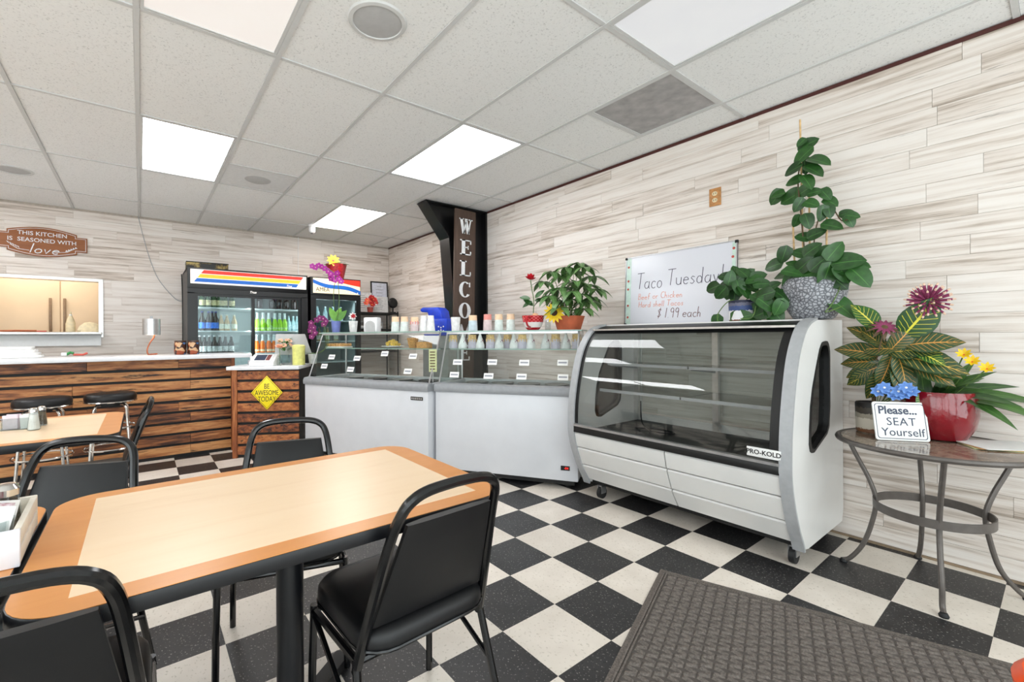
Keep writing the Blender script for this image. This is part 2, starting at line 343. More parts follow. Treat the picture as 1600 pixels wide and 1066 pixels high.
def ceil_mat():
    mt, nt, b, out = newmat('acoustic ceiling tile'); L = nt.links.new; geo = N(nt, 'NewGeometry')
    n1 = N(nt, 'TexNoise'); n1.inputs['Scale'].default_value = 110; n1.inputs['Detail'].default_value = 2; L(geo.outputs['Position'], n1.inputs['Vector'])
    r1 = ramp(nt, [(.28, (205, 205, 204)), (.4, (238, 238, 237)), (.8, (242, 242, 241))]); L(n1.outputs['Fac'], r1.inputs[0]); L(r1.outputs[0], b.inputs['Base Color']); b.inputs['Roughness'].default_value = .95
    bp = N(nt, 'Bump'); bp.inputs['Strength'].default_value = .3; bp.inputs['Distance'].default_value = .002; L(n1.outputs['Fac'], bp.inputs['Height']); L(bp.outputs[0], b.inputs['Normal']); return mt
M['ceil_tile'] = ceil_mat()
M['tee'] = pm('ceiling grid', (208, 208, 207), .6, var=.01)
M['vent'] = pm('grey perforated vent', (168, 165, 164), .8, var=.08, scale=12)
M['vent2'] = pm('pale vent tile', (222, 222, 222), .8, var=.02)
M['speaker'] = pm('speaker grille', (184, 184, 184), .6, var=.02)
M['white_plastic'] = pm('white plastic', (236, 237, 238), .35, var=.01)
M['white_paint'] = pm('white enamel', (214, 215, 220), .28, var=.012, scale=6)
M['case_white'] = pm('white case panel', (226, 225, 223), .3, var=.012, scale=5)
M['grey_trim'] = pm('grey bumper', (168, 170, 173), .35, var=.03)
M['bumper'] = pm('freezer bumper', (146, 148, 152), .35, var=.03)
M['silver'] = pm('brushed silver', (190, 190, 192), .3, metal=.85, var=.04)
M['steel'] = pm('stainless steel', (205, 204, 202), .28, metal=.9, var=.04)
M['chrome'] = pm('chrome', (215, 213, 210), .12, metal=1, var=.02)
M['black_paint'] = pm('black steel', (12, 12, 13), .3, var=.1)
M['frame_black'] = pm('black chair tube', (8, 8, 10), .2, var=.1)
M['vinyl'] = pm('black vinyl', (15, 15, 17), .42, spec=.4, var=.06, bump=.12, bscale=900)
M['black_matte'] = pm('black matte', (11, 11, 12), .6, var=.1)
M['rubber'] = pm('black rubber', (24, 24, 26), .65)
M['cooler_black'] = pm('cooler black', (13, 13, 15), .35, var=.08)
M['cooler_in'] = pm('cooler liner', (188, 196, 194), .4, var=.02)
M['shelf_white'] = pm('white shelf', (235, 238, 236), .4, var=.01)
M['dark_in'] = pm('dark interior', (52, 50, 50), .5, var=.1)
M['grey_in'] = pm('grey interior', (120, 119, 118), .45, var=.05)
M['edge_black'] = pm('black vinyl edge', (9, 10, 15), .42, var=.1)
M['table_light'] = wood('maple laminate', [(.1, (230, 196, 156)), (.45, (243, 214, 178)), (.9, (247, 221, 188))], axis=0, stretch=(1.0, 9), rough=.3, bump=0, rand=0)
M['table_orange'] = wood('honey laminate border', [(.1, (205, 130, 62)), (.5, (220, 147, 78)), (.9, (228, 160, 92))], axis=0, stretch=(1.0, 10), rough=.3, bump=0, rand=.08)
SL = [(.26, (60, 30, 16)), (.38, (124, 72, 38)), (.5, (172, 110, 62)), (.66, (204, 148, 94))]
M['slat'] = wood('stained slat', SL, axis=0, stretch=(2.2, 20), rough=.5, dark=((42, 22, 13), 1.3, .57, .66), bump=.4, rand=.3)
SL2 = [(.26, (50, 23, 11)), (.38, (112, 56, 26)), (.52, (152, 84, 40)), (.68, (184, 116, 64))]
M['slat2'] = wood('darker stained slat', SL2, axis=0, stretch=(2.2, 20), rough=.5, dark=((36, 18, 10), 1.3, .56, .65), bump=.4, rand=.25)
M['post'] = wood('counter post', SL2, axis=2, stretch=(2.2, 20), rough=.5, bump=.3, rand=.1)
M['stone'] = pm('white worktop', (228, 228, 231), .25, var=.015)
M['board'] = wood('dark sign board', [(.1, (52, 38, 30)), (.5, (78, 60, 50)), (.9, (96, 76, 64))], axis=2, stretch=(1.2, 26), rough=.6, bump=.2, rand=0)
M['letter'] = pm('weathered white paint', (226, 227, 229), .6, var=.05, scale=60)
M['sign_wood'] = wood('brown plaque', [(.1, (118, 66, 32)), (.5, (146, 86, 44)), (.9, (166, 104, 60))], axis=0, stretch=(2, 20), rough=.55, bump=.1, rand=0)
M['whiteboard'] = pm('whiteboard', (222, 223, 231), .15, var=.008, scale=3)
M['mint'] = pm('mint border print', (205, 226, 216), .3)
M['ink'] = pm('grey marker ink', (66, 62, 84), .6); M['ink_orange'] = pm('orange marker ink', (226, 140, 110), .6); M['ink_brown'] = pm('brown marker ink', (104, 62, 62), .6)
M['print_red'] = pm('red print', (196, 84, 70), .5)
M['oak'] = pm('oak cover plate', (190, 134, 78), .5, var=.12, scale=60)
M['cream'] = pm('cream plastic', (226, 208, 170), .4)
M['yellow_sign'] = pm('yellow sign', (247, 222, 20), .35, var=.01); M['print_black'] = pm('black print', (25, 24, 24), .5)
M['navy_print'] = pm('navy print', (52, 60, 84), .5)
M['bistro_metal'] = pm('bronze grey metal', (98, 92, 88), .4, metal=.35, var=.06)
def mosaic():
    mt, nt, b, out = newmat('slate mosaic'); L = nt.links.new; tc = N(nt, 'TexCoord'); n = N(nt, 'TexNoise'); n.inputs['Scale'].default_value = 9; n.inputs['Detail'].default_value = 6; n.inputs['Distortion'].default_value = 1.2; L(tc.outputs['Object'], n.inputs['Vector'])
    r = ramp(nt, [(.25, (70, 58, 50)), (.42, (116, 98, 84)), (.58, (150, 134, 118)), (.75, (104, 86, 78))]); L(n.outputs['Fac'], r.inputs[0]); L(r.outputs[0], b.inputs['Base Color']); b.inputs['Roughness'].default_value = .12; return mt
M['mosaic'] = mosaic()
def mat_mat():
    mt, nt, b, out = newmat('ribbed grey mat'); L = nt.links.new; tc = N(nt, 'TexCoord')
    n = N(nt, 'TexNoise'); n.inputs['Scale'].default_value = 140; n.inputs['Detail'].default_value = 3; L(tc.outputs['Object'], n.inputs['Vector'])
    r = ramp(nt, [(.25, (88, 82, 78)), (.75, (128, 120, 114))]); L(n.outputs['Fac'], r.inputs[0]); L(r.outputs[0], b.inputs['Base Color']); b.inputs['Roughness'].default_value = .95; b.inputs['Specular IOR Level'].default_value = .1
    bp = N(nt, 'Bump'); bp.inputs['Strength'].default_value = .6; bp.inputs['Distance'].default_value = .002; L(n.outputs['Fac'], bp.inputs['Height']); L(bp.outputs[0], b.inputs['Normal']); return mt
M['mat'] = mat_mat()
M['glass'] = glass('clear glass', (250, 253, 252)); M['glass_edge'] = pm('green glass edge', (150, 176, 166), .15, var=.02)
M['case_glass'] = glass('curved case glass', (244, 245, 244), 1.1, 1.5); M['cooler_glass'] = glass('cooler door glass', (228, 238, 240), .8)
M['smoke_glass'] = glass('smoked glass', (196, 196, 194), 1.0); M['side_glass'] = glass('grey side glass', (170, 172, 172), 1.0)
M['jar_glass'] = glass('shaker glass', (236, 240, 240), 1.2)
M['terracotta'] = pm('terracotta', (188, 96, 62), .7, var=.1, scale=12)
M['soil'] = pm('potting soil', (52, 38, 28), .9, var=.3)
M['red_glaze'] = pm('red glazed ceramic', (122, 12, 26), .12, var=.12, scale=8, bump=1.0, bscale=42, coat=.6)
M['red_foil'] = pm('red pot foil', (160, 30, 38), .3, var=.2, scale=40, bump=.4, bscale=60)
M['stem'] = pm('green stem', (84, 112, 50), .5, var=.15); M['stem_brown'] = pm('brown stem', (92, 72, 46), .6)
M['bamboo'] = pm('bamboo stake', (205, 170, 120), .5, var=.12, scale=40)
M['pothos'] = leaf_mat('pothos leaf', (28, 60, 24), (48, 94, 38), ((64, 112, 50), (74, 124, 56)), .05)
M['pothos_bright'] = leaf_mat('bright pothos leaf', (52, 104, 36), (92, 152, 58), ((104, 160, 70), (120, 176, 80)), .05)
M['schef'] = leaf_mat('umbrella plant leaf', (62, 98, 50), (112, 152, 88), ((130, 168, 106), (140, 176, 116)), .06)
M['croton_green'] = leaf_mat('croton green leaf', (28, 66, 26), (48, 100, 34), ((214, 206, 60), (226, 214, 90)), .07, 9)
M['croton_dark'] = leaf_mat('croton dark leaf', (28, 54, 26), (56, 80, 44), ((196, 184, 76), (212, 150, 70)), .05, 10)
M['strapleaf'] = leaf_mat('strap leaf', (36, 70, 30), (74, 112, 50), ((90, 128, 62), (96, 134, 66)), .05)
M['orchid_leaf'] = leaf_mat('orchid leaf', (78, 132, 44), (112, 168, 62), ((96, 150, 52), (96, 150, 52)), .06)
M['dark_leaf'] = leaf_mat('dark leaf', (40, 44, 26), (84, 104, 48), ((120, 60, 40), (110, 120, 50)), .1)
M['magenta'] = pm('magenta petal', (170, 34, 150), .5, var=.2, scale=60); M['plum'] = pm('plum petal', (120, 30, 96), .5, var=.25, scale=60); M['pink'] = pm('pale pink petal', (226, 150, 190), .5)
M['sun_yellow'] = pm('sunflower petal', (250, 200, 20), .5, var=.1); M['sun_core'] = pm('sunflower centre', (58, 34, 18), .9)
M['rose_red'] = pm('red rose petal', (176, 12, 32), .5, var=.15); M['flower_orange'] = pm('orange red petal', (214, 62, 36), .5, var=.2)
M['flower_blue'] = pm('blue petal', (66, 120, 220), .5, var=.2, rgb2=(140, 186, 250)); M['dry_plum'] = pm('dried plum petal', (138, 56, 92), .7, var=.2, scale=40); M['dry_tip'] = pm('pale petal tip', (232, 200, 176), .7)
M['peach'] = pm('peach petal', (240, 180, 150), .5, var=.1)
M['paper'] = pm('white paper', (236, 236, 234), .7, var=.01); M['print_grey'] = pm('grey print', (150, 152, 160), .7)
M['blue_plastic'] = pm('blue plastic', (18, 60, 190), .35, var=.08); M['blue_pot'] = pm('periwinkle pot', (112, 126, 190), .4); M['white_pot'] = pm('white faceted pot', (226, 226, 226), .35)
M['yellow_tin'] = pm('pale yellow tin', (222, 220, 130), .4)
M['wire_grey'] = pm('grey hammered pot', (150, 152, 158), .4, var=.1)
M['emit_led'] = pm('red display digits', (255, 40, 30), .5, emit=1.2)
M['menu_green'] = pm('menu print', (196, 200, 150), .6)
M['copper'] = pm('copper', (170, 96, 66), .3, metal=.7)
M['orange_vinyl'] = pm('orange plastic', (232, 78, 12), .3, var=.03)
M['beige'] = pm('beige kitchen panel', (226, 203, 172), .5, var=.02, scale=3)
M['waffle'] = pm('waffle', (206, 150, 86), .7, var=.15, scale=80); M['banana'] = pm('yellow snack', (212, 170, 70), .7, var=.25, scale=60)
M['gasket'] = pm('black gasket', (11, 11, 12), .45)

# ------------------------------------------------------------------ the setting
# floor: lattice fitted to the room, 12-inch tiles
T = .3048; FX0, FY0 = 2.3929, 2.3202
floor = struct(MB().box(XL, XR+.1, YF, YB+1.6, -.06, -.006).build('floor', M['seam'], smooth=False))
tm = {}
for key in ('tile_white', 'tile_black'):
    b = MB().box(-T/2+.0004, T/2-.0004, -T/2+.0004, T/2-.0004, -.006, 0); tm[key] = b.mesh('floor_tile', smooth=False); tm[key].materials.append(M[key])
far = MB(); nt_ = 0
def proj(P):
    d = Vector(P)-EYEP; w = d.dot(_fw)
    return (CX+F_PX*d.dot(CR)/w, CY-F_PX*d.dot(CU)/w, w) if w > .05 else (None, None, w)
for i in range(-17, 20):
    for j in range(-5, 25):
        x1 = FX0-j*T; x0 = x1-T; y1 = FY0-i*T; y0 = y1-T
        x0c, x1c, y0c, y1c = max(x0, XL), min(x1, XR), max(y0, YF), min(y1, YB)
        if x1c-x0c < .01 or y1c-y0c < .01: continue
        key = 'tile_white' if (i+j) % 2 == 0 else 'tile_black'
        vis = False
        for (cx_, cy_) in ((x0, y0), (x0, y1), (x1, y0), (x1, y1)):
            q = proj((cx_, cy_, 0))
            if q[0] is not None and -5 < q[0] < 1605 and q[1] < 1075: vis = True
        hidden = y0 > 5.45 or (y0 > 3.3 and (x0-1.4)*.91+(y0-4.75)*.41 > .3) or (x0 > 2.75 and .85 < y0 < 3.4)
        full = (x1c-x0c > T-.001 and y1c-y0c > T-.001)
        if vis and not hidden:
            if full:
                o = link('floor_tile', tm[key], None, floor); o.location = ((x0+x1)/2, (y0+y1)/2, 0)
            else:
                MB().box(x0c+.0004, x1c-.0004, y0c+.0004, y1c-.0004, -.006, 0).build('floor_tile', M[key], floor, smooth=False)
            nt_ += 1
        else:
            far.cur = 0 if key == 'tile_white' else 1; far.box(x0c+.0004, x1c-.0004, y0c+.0004, y1c-.0004, -.006, 0)
far.build('floor_tile', [M['tile_white'], M['tile_black']], floor, smooth=False, kind='stuff')
print('floor tiles', nt_)

# walls
RH = .1
def planks(wall, axis, a0, a1, hole=None):
    """rows of staggered planks; axis 'x' = right wall (runs along y), 'b' = back wall (runs along x)"""
    rnd = random.Random(3 if axis == 'x' else 9); mt = M['plank_x'] if axis == 'x' else M['plank_b']; cache = {}
    lens = (.55, .75, .95, 1.2)
    z = .014; row = 0
    while z < H-.03:
        z1 = min(z+RH, H-.022); a = a0-rnd.random()*.8
        while a < a1:
            b_ = a+rnd.choice(lens); s0, s1 = max(a, a0), min(b_, a1); a = b_
            spans = [(s0, s1)]
            if hole and z1 > hole[2] and z < hole[3]:
                spans = [(s0, min(s1, hole[0])), (max(s0, hole[1]), s1)]
            for (q0, q1) in spans:
                if q1-q0 < .02: continue
                ln = round(q1-q0, 3); h = round(z1-z, 3); proud = rnd.choice((.008, .009, .010)); k = (ln, h, proud)
                if k not in cache:
                    mb = MB()
                    if axis == 'x': mb.box(-proud, 0, .0007, ln-.0007, .0007, h-.0007)
                    else: mb.box(.0007, ln-.0007, -proud, 0, .0007, h-.0007)
                    cache[k] = mb.mesh('wall_plank', smooth=False); cache[k].materials.append(mt)
                o = link('wall_plank', cache[k], None, wall)
                o.location = (XR, q0, z) if axis == 'x' else (q0, YB, z)
        z += RH; row += 1
w = struct(MB().box(XR, XR+.12, YF-.1, YB+.12, 0, H+.1).build('wall_right', M['seam'], smooth=False)); planks(w, 'x', -.6, YB-.01)
HX0, HX1, HZ0, HZ1 = -1.75, -.40, 1.27, 1.89
wb = MB(); wb.box(XL, HX0, YB, YB+.12, 0, H+.1); wb.box(HX1, XR, YB, YB+.12, 0, H+.1); wb.box(HX0, HX1, YB, YB+.12, 0, HZ0); wb.box(HX0, HX1, YB, YB+.12, HZ1, H+.1)
w = struct(wb.build('wall_back', M['seam'], smooth=False)); planks(w, 'b', -1.9, XR-.011, (HX0-.02, HX1+.02, HZ0-.02, HZ1+.02))
wf = MB(); ys = [YF-.1]+[v for p in ADDED_LWINDOWS for v in p]+[YB+.12]
for k in range(0, len(ys), 2): wf.box(XL-.12, XL, ys[k], ys[k+1], 0, H+.1)
for (y0, y1) in ADDED_LWINDOWS: wf.box(XL-.12, XL, y0, y1, 0, WZ0); wf.box(XL-.12, XL, y0, y1, WZ1, H+.1)
struct(wf.build('wall_left', M['plaster'], smooth=False))
for k, (y0, y1) in enumerate(ADDED_LWINDOWS):  # added light openings, kept near the front so the case glass misses them
    fr = MB(); fr.ring([(y0, WZ0), (y1, WZ0), (y1, WZ1), (y0, WZ1)], [(y0+.05, WZ0+.05), (y1-.05, WZ0+.05), (y1-.05, WZ1-.05), (y0+.05, WZ1-.05)], XL-.09, XL-.03, ax=0)
    wo = struct(fr.build('window_%d' % (k+5), M['silver'])); MB().box(XL-.064, XL-.06, y0+.05, y1-.05, WZ0+.05, WZ1-.05).build('pane', M['glass'], wo)
wf = MB(); xs = [XL]+[v for p in WINDOWS for v in p]+[XR]
for k in range(0, len(xs), 2): wf.box(xs[k], xs[k+1], YF-.1, YF, 0, H+.1)
for (x0, x1) in WINDOWS: wf.box(x0, x1, YF-.1, YF, 0, WZ0); wf.box(x0, x1, YF-.1, YF, WZ1, H+.1)
struct(wf.build('wall_front', M['plaster'], smooth=False))
for k, (x0, x1) in enumerate(WINDOWS):
    fr = MB(); fr.ring([(x0, WZ0), (x1, WZ0), (x1, WZ1), (x0, WZ1)], [(x0+.05, WZ0+.05), (x1-.05, WZ0+.05), (x1-.05, WZ1-.05), (x0+.05, WZ1-.05)], YF-.09, YF-.03)
    wo = struct(fr.build('window_%d' % (k+1), M['silver'])); MB().box(x0+.05, x1-.05, YF-.064, YF-.06, WZ0+.05, WZ1-.05).build('pane', M['glass'], wo)
struct(MB().box(XR-.012, XR, YF, YB, H-.022, H).build('trim_1', M['red_trim'], smooth=False))
struct(MB().box(XR-.014, XR, YF, YB, 0, .013).build('baseboard_right', pm('tan base strip', (140, 120, 98), .6), smooth=False))
# kitchen seen through the hatch
kb = MB(); kb.box(-3.0, .6, 8.5, 8.6, 0, 2.7); kb.box(-3.1, -3.0, YB+.12, 8.6, 0, 2.7); kb.box(.6, .7, YB+.12, 8.6, 0, 2.7); kb.box(-3.1, .7, YB+.12, 8.6, 2.7, 2.8)
struct(kb.build('wall_kitchen', M['beige'], smooth=False))

# ceiling
struct(MB().box(XL, XR+.1, YF, YB+.1, H+.02, H+.08).build('ceiling', M['plaster'], smooth=False))
ceil = bpy.data.objects['ceiling']
KX0, KY0 = .5983, 2.5862; CX_, CY_ = .61, 1.22
ks = list(range(-8, 6)); ms = list(range(-5, 5))
panel_cells = {(k0, m_): e for (k0, k1, m_, e) in PANELS}
for k in ks:
    x = KX0+k*CX_
    if XL < x < XR: MB().box(x-.012, x+.012, YF, YB, H-.002, H+.018).build('ceiling_runner', M['tee'], ceil, smooth=False)
ct = MB().box(-CX_/2+.013, CX_/2-.013, -CY_/2+.013, CY_/2-.013, H+.005, H+.017).mesh('ceiling_tile', smooth=False); ct.materials.append(M['ceil_tile'])
tee = MB().box(.012, CX_-.012, -.012, .012, H-.001, H+.016).mesh('cross_tee', smooth=False); tee.materials.append(M['tee'])
def cell(k, m_): return KX0+k*CX_, KX0+(k+1)*CX_, KY0+m_*CY_, KY0+(m_+1)*CY_
def clip_tile(x0, x1, y0, y1, mt='ceil_tile', name='ceiling_tile', lab=None):
    return MB().box(max(x0, XL)+.013, min(x1, XR)-.002 if x1 > XR else x1-.013, max(y0, YF)+.013, min(y1, YB)-.002 if y1 > YB else y1-.013, H+.005, H+.017).build(name, M[mt], ceil, smooth=False, label=lab)
for k in range(-8, 5):
    for m_ in range(-5, 4):
        x0, x1, y0, y1 = cell(k, m_)
        if x1 < XL+.05 or y1 < YF+.05: continue
        if y0 > YF and x0 > XL:
            if x1 <= XR: o = link('cross_tee', tee, None, ceil); o.location = (x0, y0, 0)
            else: MB().box(x0+.012, XR, y0-.012, y0+.012, H-.001, H+.016).build('cross_tee', M['tee'], ceil, smooth=False)
        if (k, m_) in panel_cells: continue
        if (k, m_) in ((3, -1), (0, 1)):
            ym = (y0+y1)/2
            if k == 3: clip_tile(x0, x1, ym, y1)
            else: clip_tile(x0, x1, y0, ym)
            MB().box(x0+.012, x1-.012, ym-.012, ym+.012, H-.001, H+.016).build('cross_tee', M['tee'], ceil, smooth=False); continue
        if x0 >= XL and x1 <= XR and y0 >= YF and y1 <= YB:
            o = link('ceiling_tile', ct, None, ceil); o.location = ((x0+x1)/2, (y0+y1)/2, 0)
        else: clip_tile(x0, x1, y0, y1)
LL = {(-1, -1): 'large warm ceiling light panel at the top left of the picture', (-1, 1): 'square-looking bright ceiling light panel above the drinks coolers side', (2, 0): 'brightest ceiling light panel in front of the black column bracket',
      (2, 2): 'small far ceiling light panel above the security camera', (2, -2): 'dim ceiling light panel beside the grey ceiling vent, top right',
      (-5, -1): 'ceiling light panel over the unseen left dining side, nearer one', (-5, 1): 'ceiling light panel over the unseen left dining side, middle one', (-5, 2): 'ceiling light panel over the unseen left dining side, farthest one', (-1, -3): 'ceiling light panel over the shop windows behind the viewer'}
for (k0, k1, m_, e) in PANELS:
    x0, x1, y0, y1 = cell(k0, m_)
    t = thing('ceiling_light', LL[(k0, m_)], 'ceiling light', ((x0+x1)/2, (y0+y1)/2, H), group='ceiling light panels')
    o_ = [(-.292, -.597), (.292, -.597), (.292, .597), (-.292, .597)]; i_ = [(-.276, -.581), (.276, -.581), (.276, .581), (-.276, .581)]
    MB().ring(o_, i_, 0, .016, ax=2).build('frame', M['tee'], t, smooth=False)
    warm = (255, 244, 236) if (k0, m_) in ((-1, -1), (2, 2)) else (250, 251, 255)
    dm_ = pm('light diffuser', warm, .5, var=.015, scale=3, emit=e); bs = dm_.node_tree.nodes['Principled BSDF']; dm_.node_tree.links.remove(bs.inputs['Base Color'].links[0]); bs.inputs['Base Color'].default_value = (.3, .3, .3, 1)
    MB().box(-.276, .276, -.581, .581, .006, .012).build('diffuser', dm_, t, smooth=False)
x0, x1, y0, y1 = cell(3, -1); ym = (y0+y1)/2
t = thing('ceiling_vent', 'dark grey square return air vent in the ceiling near the right wall', 'vent', ((x0+x1)/2, (y0+ym)/2, H))
MB().ring([(-.292, -.292), (.292, -.292), (.292, .292), (-.292, .292)], [(-.277, -.277), (.277, -.277), (.277, .277), (-.277, .277)], 0, .016, ax=2).build('frame', M['tee'], t, smooth=False)
MB().box(-.277, .277, -.277, .277, .004, .012).build('grille', M['vent'], t, smooth=False)
x0, x1, y0, y1 = cell(0, 1); ym = (y0+y1)/2
t = thing('ceiling_diffuser', 'pale square air diffuser tile in the ceiling beyond the bright panel', 'vent', ((x0+x1)/2, (ym+y1)/2, H))
MB().box(-.29, .29, -.29, .29, .003, .012).build('plate', M['vent2'], t, smooth=False); MB().lathe([(.0, -.004), (.10, -.004), (.115, .003)], 24).build('cone', M['speaker'], t)
for (px_, py_, lab, rr) in ((590, 35, 'round grey ceiling speaker at the top centre of the picture', .135), (20, 266, 'round ceiling speaker at the left edge above the wall plaque', .135)):
    p = onZ(px_, py_, H); t = thing('ceiling_speaker', lab, 'speaker', (p.x, p.y, H+.005), group='ceiling speakers')
    MB().lathe([(rr+.006, 0), (rr, -.008), (rr-.018, -.010), (rr-.02, -.004)], 36, cap=False).build('rim', M['tee'], t); MB().lathe([(rr-.019, -.005), (.06, -.010), (0, -.011)], 36).build('grille', M['speaker'], t)
p = onZ(479, 357, H); t = thing('security_camera', 'small white dome security camera hanging from the ceiling', 'camera', (p.x, p.y-.25, H))
MB().lathe([(.045, 0), (.045, -.03), (.03, -.035)], 20).build('mount', M['white_plastic'], t); MB().lathe([(.0, -.12), (.022, -.115), (.038, -.10), (.042, -.07), (.04, -.033), (.0, -.03)], 20).build('body', M['white_plastic'], t)
MB().lathe([(.0, -.121), (.016, -.12), (.02, -.112), (.0, -.11)], 14).build('lens', M['black_paint'], t)
tag(MB().tube([(p.x+.05, YB-.012, H-.01), (p.x+.045, YB-.014, 2.3), (p.x+.05, YB-.014, 2.1)], .004, 6).build('camera_cable', M['white_plastic']), 'white cable running down the back wall below the security camera', 'cable')
# ------------------------------------------------------------------ tables
def table(label, x0, x1, y0, y1, bx=.088, by=.062, r=.09, zt=.74):
    t = thing('dining_table', label, 'table', ((x0+x1)/2, (y0+y1)/2, 0), group='two-tone laminate dining tables')
    hx, hy = (x1-x0)/2, (y1-y0)/2
    MB().prism(rrect(-hx, hx, -hy, hy, r, 8), zt-.034, zt-.001, 2).build('edge_band', M['edge_black'], t, bevel=.003)
    MB().prism(rrect(-hx+.0025, hx-.0025, -hy+.0025, hy-.0025, r-.002, 8), zt-.003, zt, 2).build('border', M['table_orange'], t, smooth=False)
    MB().box(-hx+bx, hx-bx, -hy+by, hy-by, zt-.002, zt+.0004).build('inlay', M['table_light'], t, smooth=False)
    MB().tube([(0, 0, .03), (0, 0, zt-.04)], .038, 20).build('pedestal', M['edge_black'], t)
    b = MB()
    for a in range(4):
        T_ = Matrix.Rotation(R(a*90+45), 4, 'Z'); k = [(.03, .075), (.10, .06), (.3, .03), (.36, .022)]
        for q in range(3):
            (r0, z0), (r1, z1) = k[q], k[q+1]
            b.v += [tuple(T_ @ Vector(p)) for p in ((r0, -.028, .0), (r1, -.028, .0), (r1, .028, .0), (r0, .028, .0), (r0, -.028, z0), (r1, -.028, z1), (r1, .028, z1), (r0, .028, z0))]
            n = len(b.v)-8; b.f += [(n+0, n+3, n+2, n+1), (n+4, n+5, n+6, n+7), (n, n+1, n+5, n+4), (n+2, n+3, n+7, n+6), (n+1, n+2, n+6, n+5), (n+3, n, n+4, n+7)]; b.mi += [0]*6
    b.build('base', M['black_matte'], t)
    pl = MB().box(-.18, .18, -.18, .18, zt-.046, zt-.034).build('mounting_plate', M['black_matte'], t)
    return t
table('two-tone laminate table in the foreground with an orange border', -.195, .895, 1.03, 1.785, r=.105)
table('two-tone laminate table holding the salt shaker, in front of the bar stools', -1.25, -.087, 2.83, 3.71)
table('laminate table at the left edge under the white condiment crate', -1.29, -.207, 1.012, 1.775)

# ------------------------------------------------------------------ chairs
def make_chair():
    t = thing('dining_chair', '', 'chair'); fr = M['frame_black']
    wb_, wt_, yb, yt, zt, yf, wf_ = .192, .142, -.155, -.275, .835, .165, .212
    # back frame: one bent tube from the left seat rail over the top to the right
    L_ = [(-wb_-.008, yb+.03, .36), (-wb_, yb, .46), (-wt_-.022, yt+.045, .70), (-wt_-.006, yt+.01, .785), (-wt_+.02, yt-.004, .82), (-wt_+.065, yt-.008, zt), (0, yt-.009, zt+.004)]
    pts = smooth_path(L_, 4); pts += [Vector((-p.x, p.y, p.z)) for p in reversed(pts[:-1])]
    MB().tube(pts, .0137, 10).build('back_frame', fr, t)
    # padded trapezoid back
    b = MB(); rows = 7
    def ctr(z): s = (z-.46)/(.785-.46); return yb+(yt-yb)*s+.004
    zs = [.475+k*(.755-.475)/rows for k in range(rows+1)]
    grid_f, grid_b = [], []
    for z in zs:
        s = (z-.46)/(.785-.46); hw = wb_+(wt_-wb_)*s-.016; e = 1 if zs[0] < z < zs[-1] else .45
        cols = [-1, -.93, -.6, 0, .6, .93, 1]
        grid_f.append([(c*hw, ctr(z)+(.020*(1-abs(c)**6)*e+.006), z) for c in cols]); grid_b.append([(c*hw, ctr(z)-(.008*(1-abs(c)**6)*e+.006), z) for c in cols])
    n = 7; k = 0
    for g in (grid_f, grid_b):
        for r_ in g: b.v += r_
    m_ = (rows+1)*n
    for i in range(rows):
        for j in range(n-1):
            a = i*n+j; b.f.append((a, a+1, a+n+1, a+n)); b.f.append((m_+a, m_+a+n, m_+a+n+1, m_+a+1)); b.mi += [0, 0]
    for i in range(rows):
        b.f.append((i*n, i*n+n, m_+i*n+n, m_+i*n)); b.f.append((i*n+n-1, m_+i*n+n-1, m_+i*n+2*n-1, i*n+2*n-1)); b.mi += [0, 0]
    for j in range(n-1):
        b.f.append((j, m_+j, m_+j+1, j+1)); q = rows*n+j; b.f.append((q, q+1, m_+q+1, m_+q)); b.mi += [0, 0]
    b.build('backrest', M['vinyl'], t, sharp=50)
    # round-cornered padded seat
    def loop(s, z, cr=.09):
        return [(x*s, y*s, z) for x, y in rrect(-.205, .205, -.19, .215, cr, 6)]
    b = MB(); lv = [loop(.93, .402), loop(.985, .410), loop(1.0, .430), loop(.99, .452), loop(.94, .466), loop(.8, .473), loop(.4, .476)]
    n = len(lv[0])
    for l_ in lv: b.v += l_
    for i in range(len(lv)-1):
        for j in range(n): b.f.append((i*n+j, i*n+(j+1) % n, (i+1)*n+(j+1) % n, (i+1)*n+j)); b.mi.append(0)
    b.f.append(tuple(reversed(range(n)))); b.f.append(tuple(range((len(lv)-1)*n, len(lv)*n))); b.mi += [0, 0]
    seat = b.build('seat', M['vinyl'], t, sharp=60)
    MB().tube([(x*.995, y*.995, .418) for x, y in rrect(-.205, .205, -.19, .215, .09, 5)], .0045, 6, closed=True).build('piping', M['frame_black'], seat)
    # seat rails, legs, braces
    b = MB(); b.tube([(-.2, yb+.03, .385), (-.205, yf, .385)], .011, 8); b.tube([(.2, yb+.03, .385), (.205, yf, .385)], .011, 8); b.tube([(-.205, yf, .385), (.205, yf, .385)], .011, 8); b.tube([(-.2, yb+.03, .385), (.2, yb+.03, .385)], .011, 8)
    b.build('seat_rail', fr, t)
    for s in (-1, 1):
        MB().tube([(s*.205, yf, .40), (s*.210, yf+.005, .2), (s*wf_, yf+.01, .0)], .0115, 10).build('leg', fr, t)
        MB().tube([(s*.200, yb+.03, .39), (s*.212, yb-.02, .2), (s*.222, yb-.075, 0)], .0115, 10).build('leg', fr, t)
        MB().tube([(s*.206, yf-.01, .37), (s*.214, yb-.012, .22)], .008, 8).build('brace', fr, t)
    return t
proto = make_chair()
CH = [('black vinyl chair nearest the front table, seen from behind at the right', (.625, 1.228), 2.5), ('black vinyl chair cut off by the bottom left corner of the picture', (-.19, 1.247), 0),
      ('black vinyl chair behind the front table at its far left corner', (-.262, 1.92), 158), ('black vinyl chair behind the front table, in front of the yellow sign counter', (.445, 1.835), 163),
      ('black vinyl chair seen edge-on at the end of the table with the salt shaker', (-.235, 3.4), 90)]
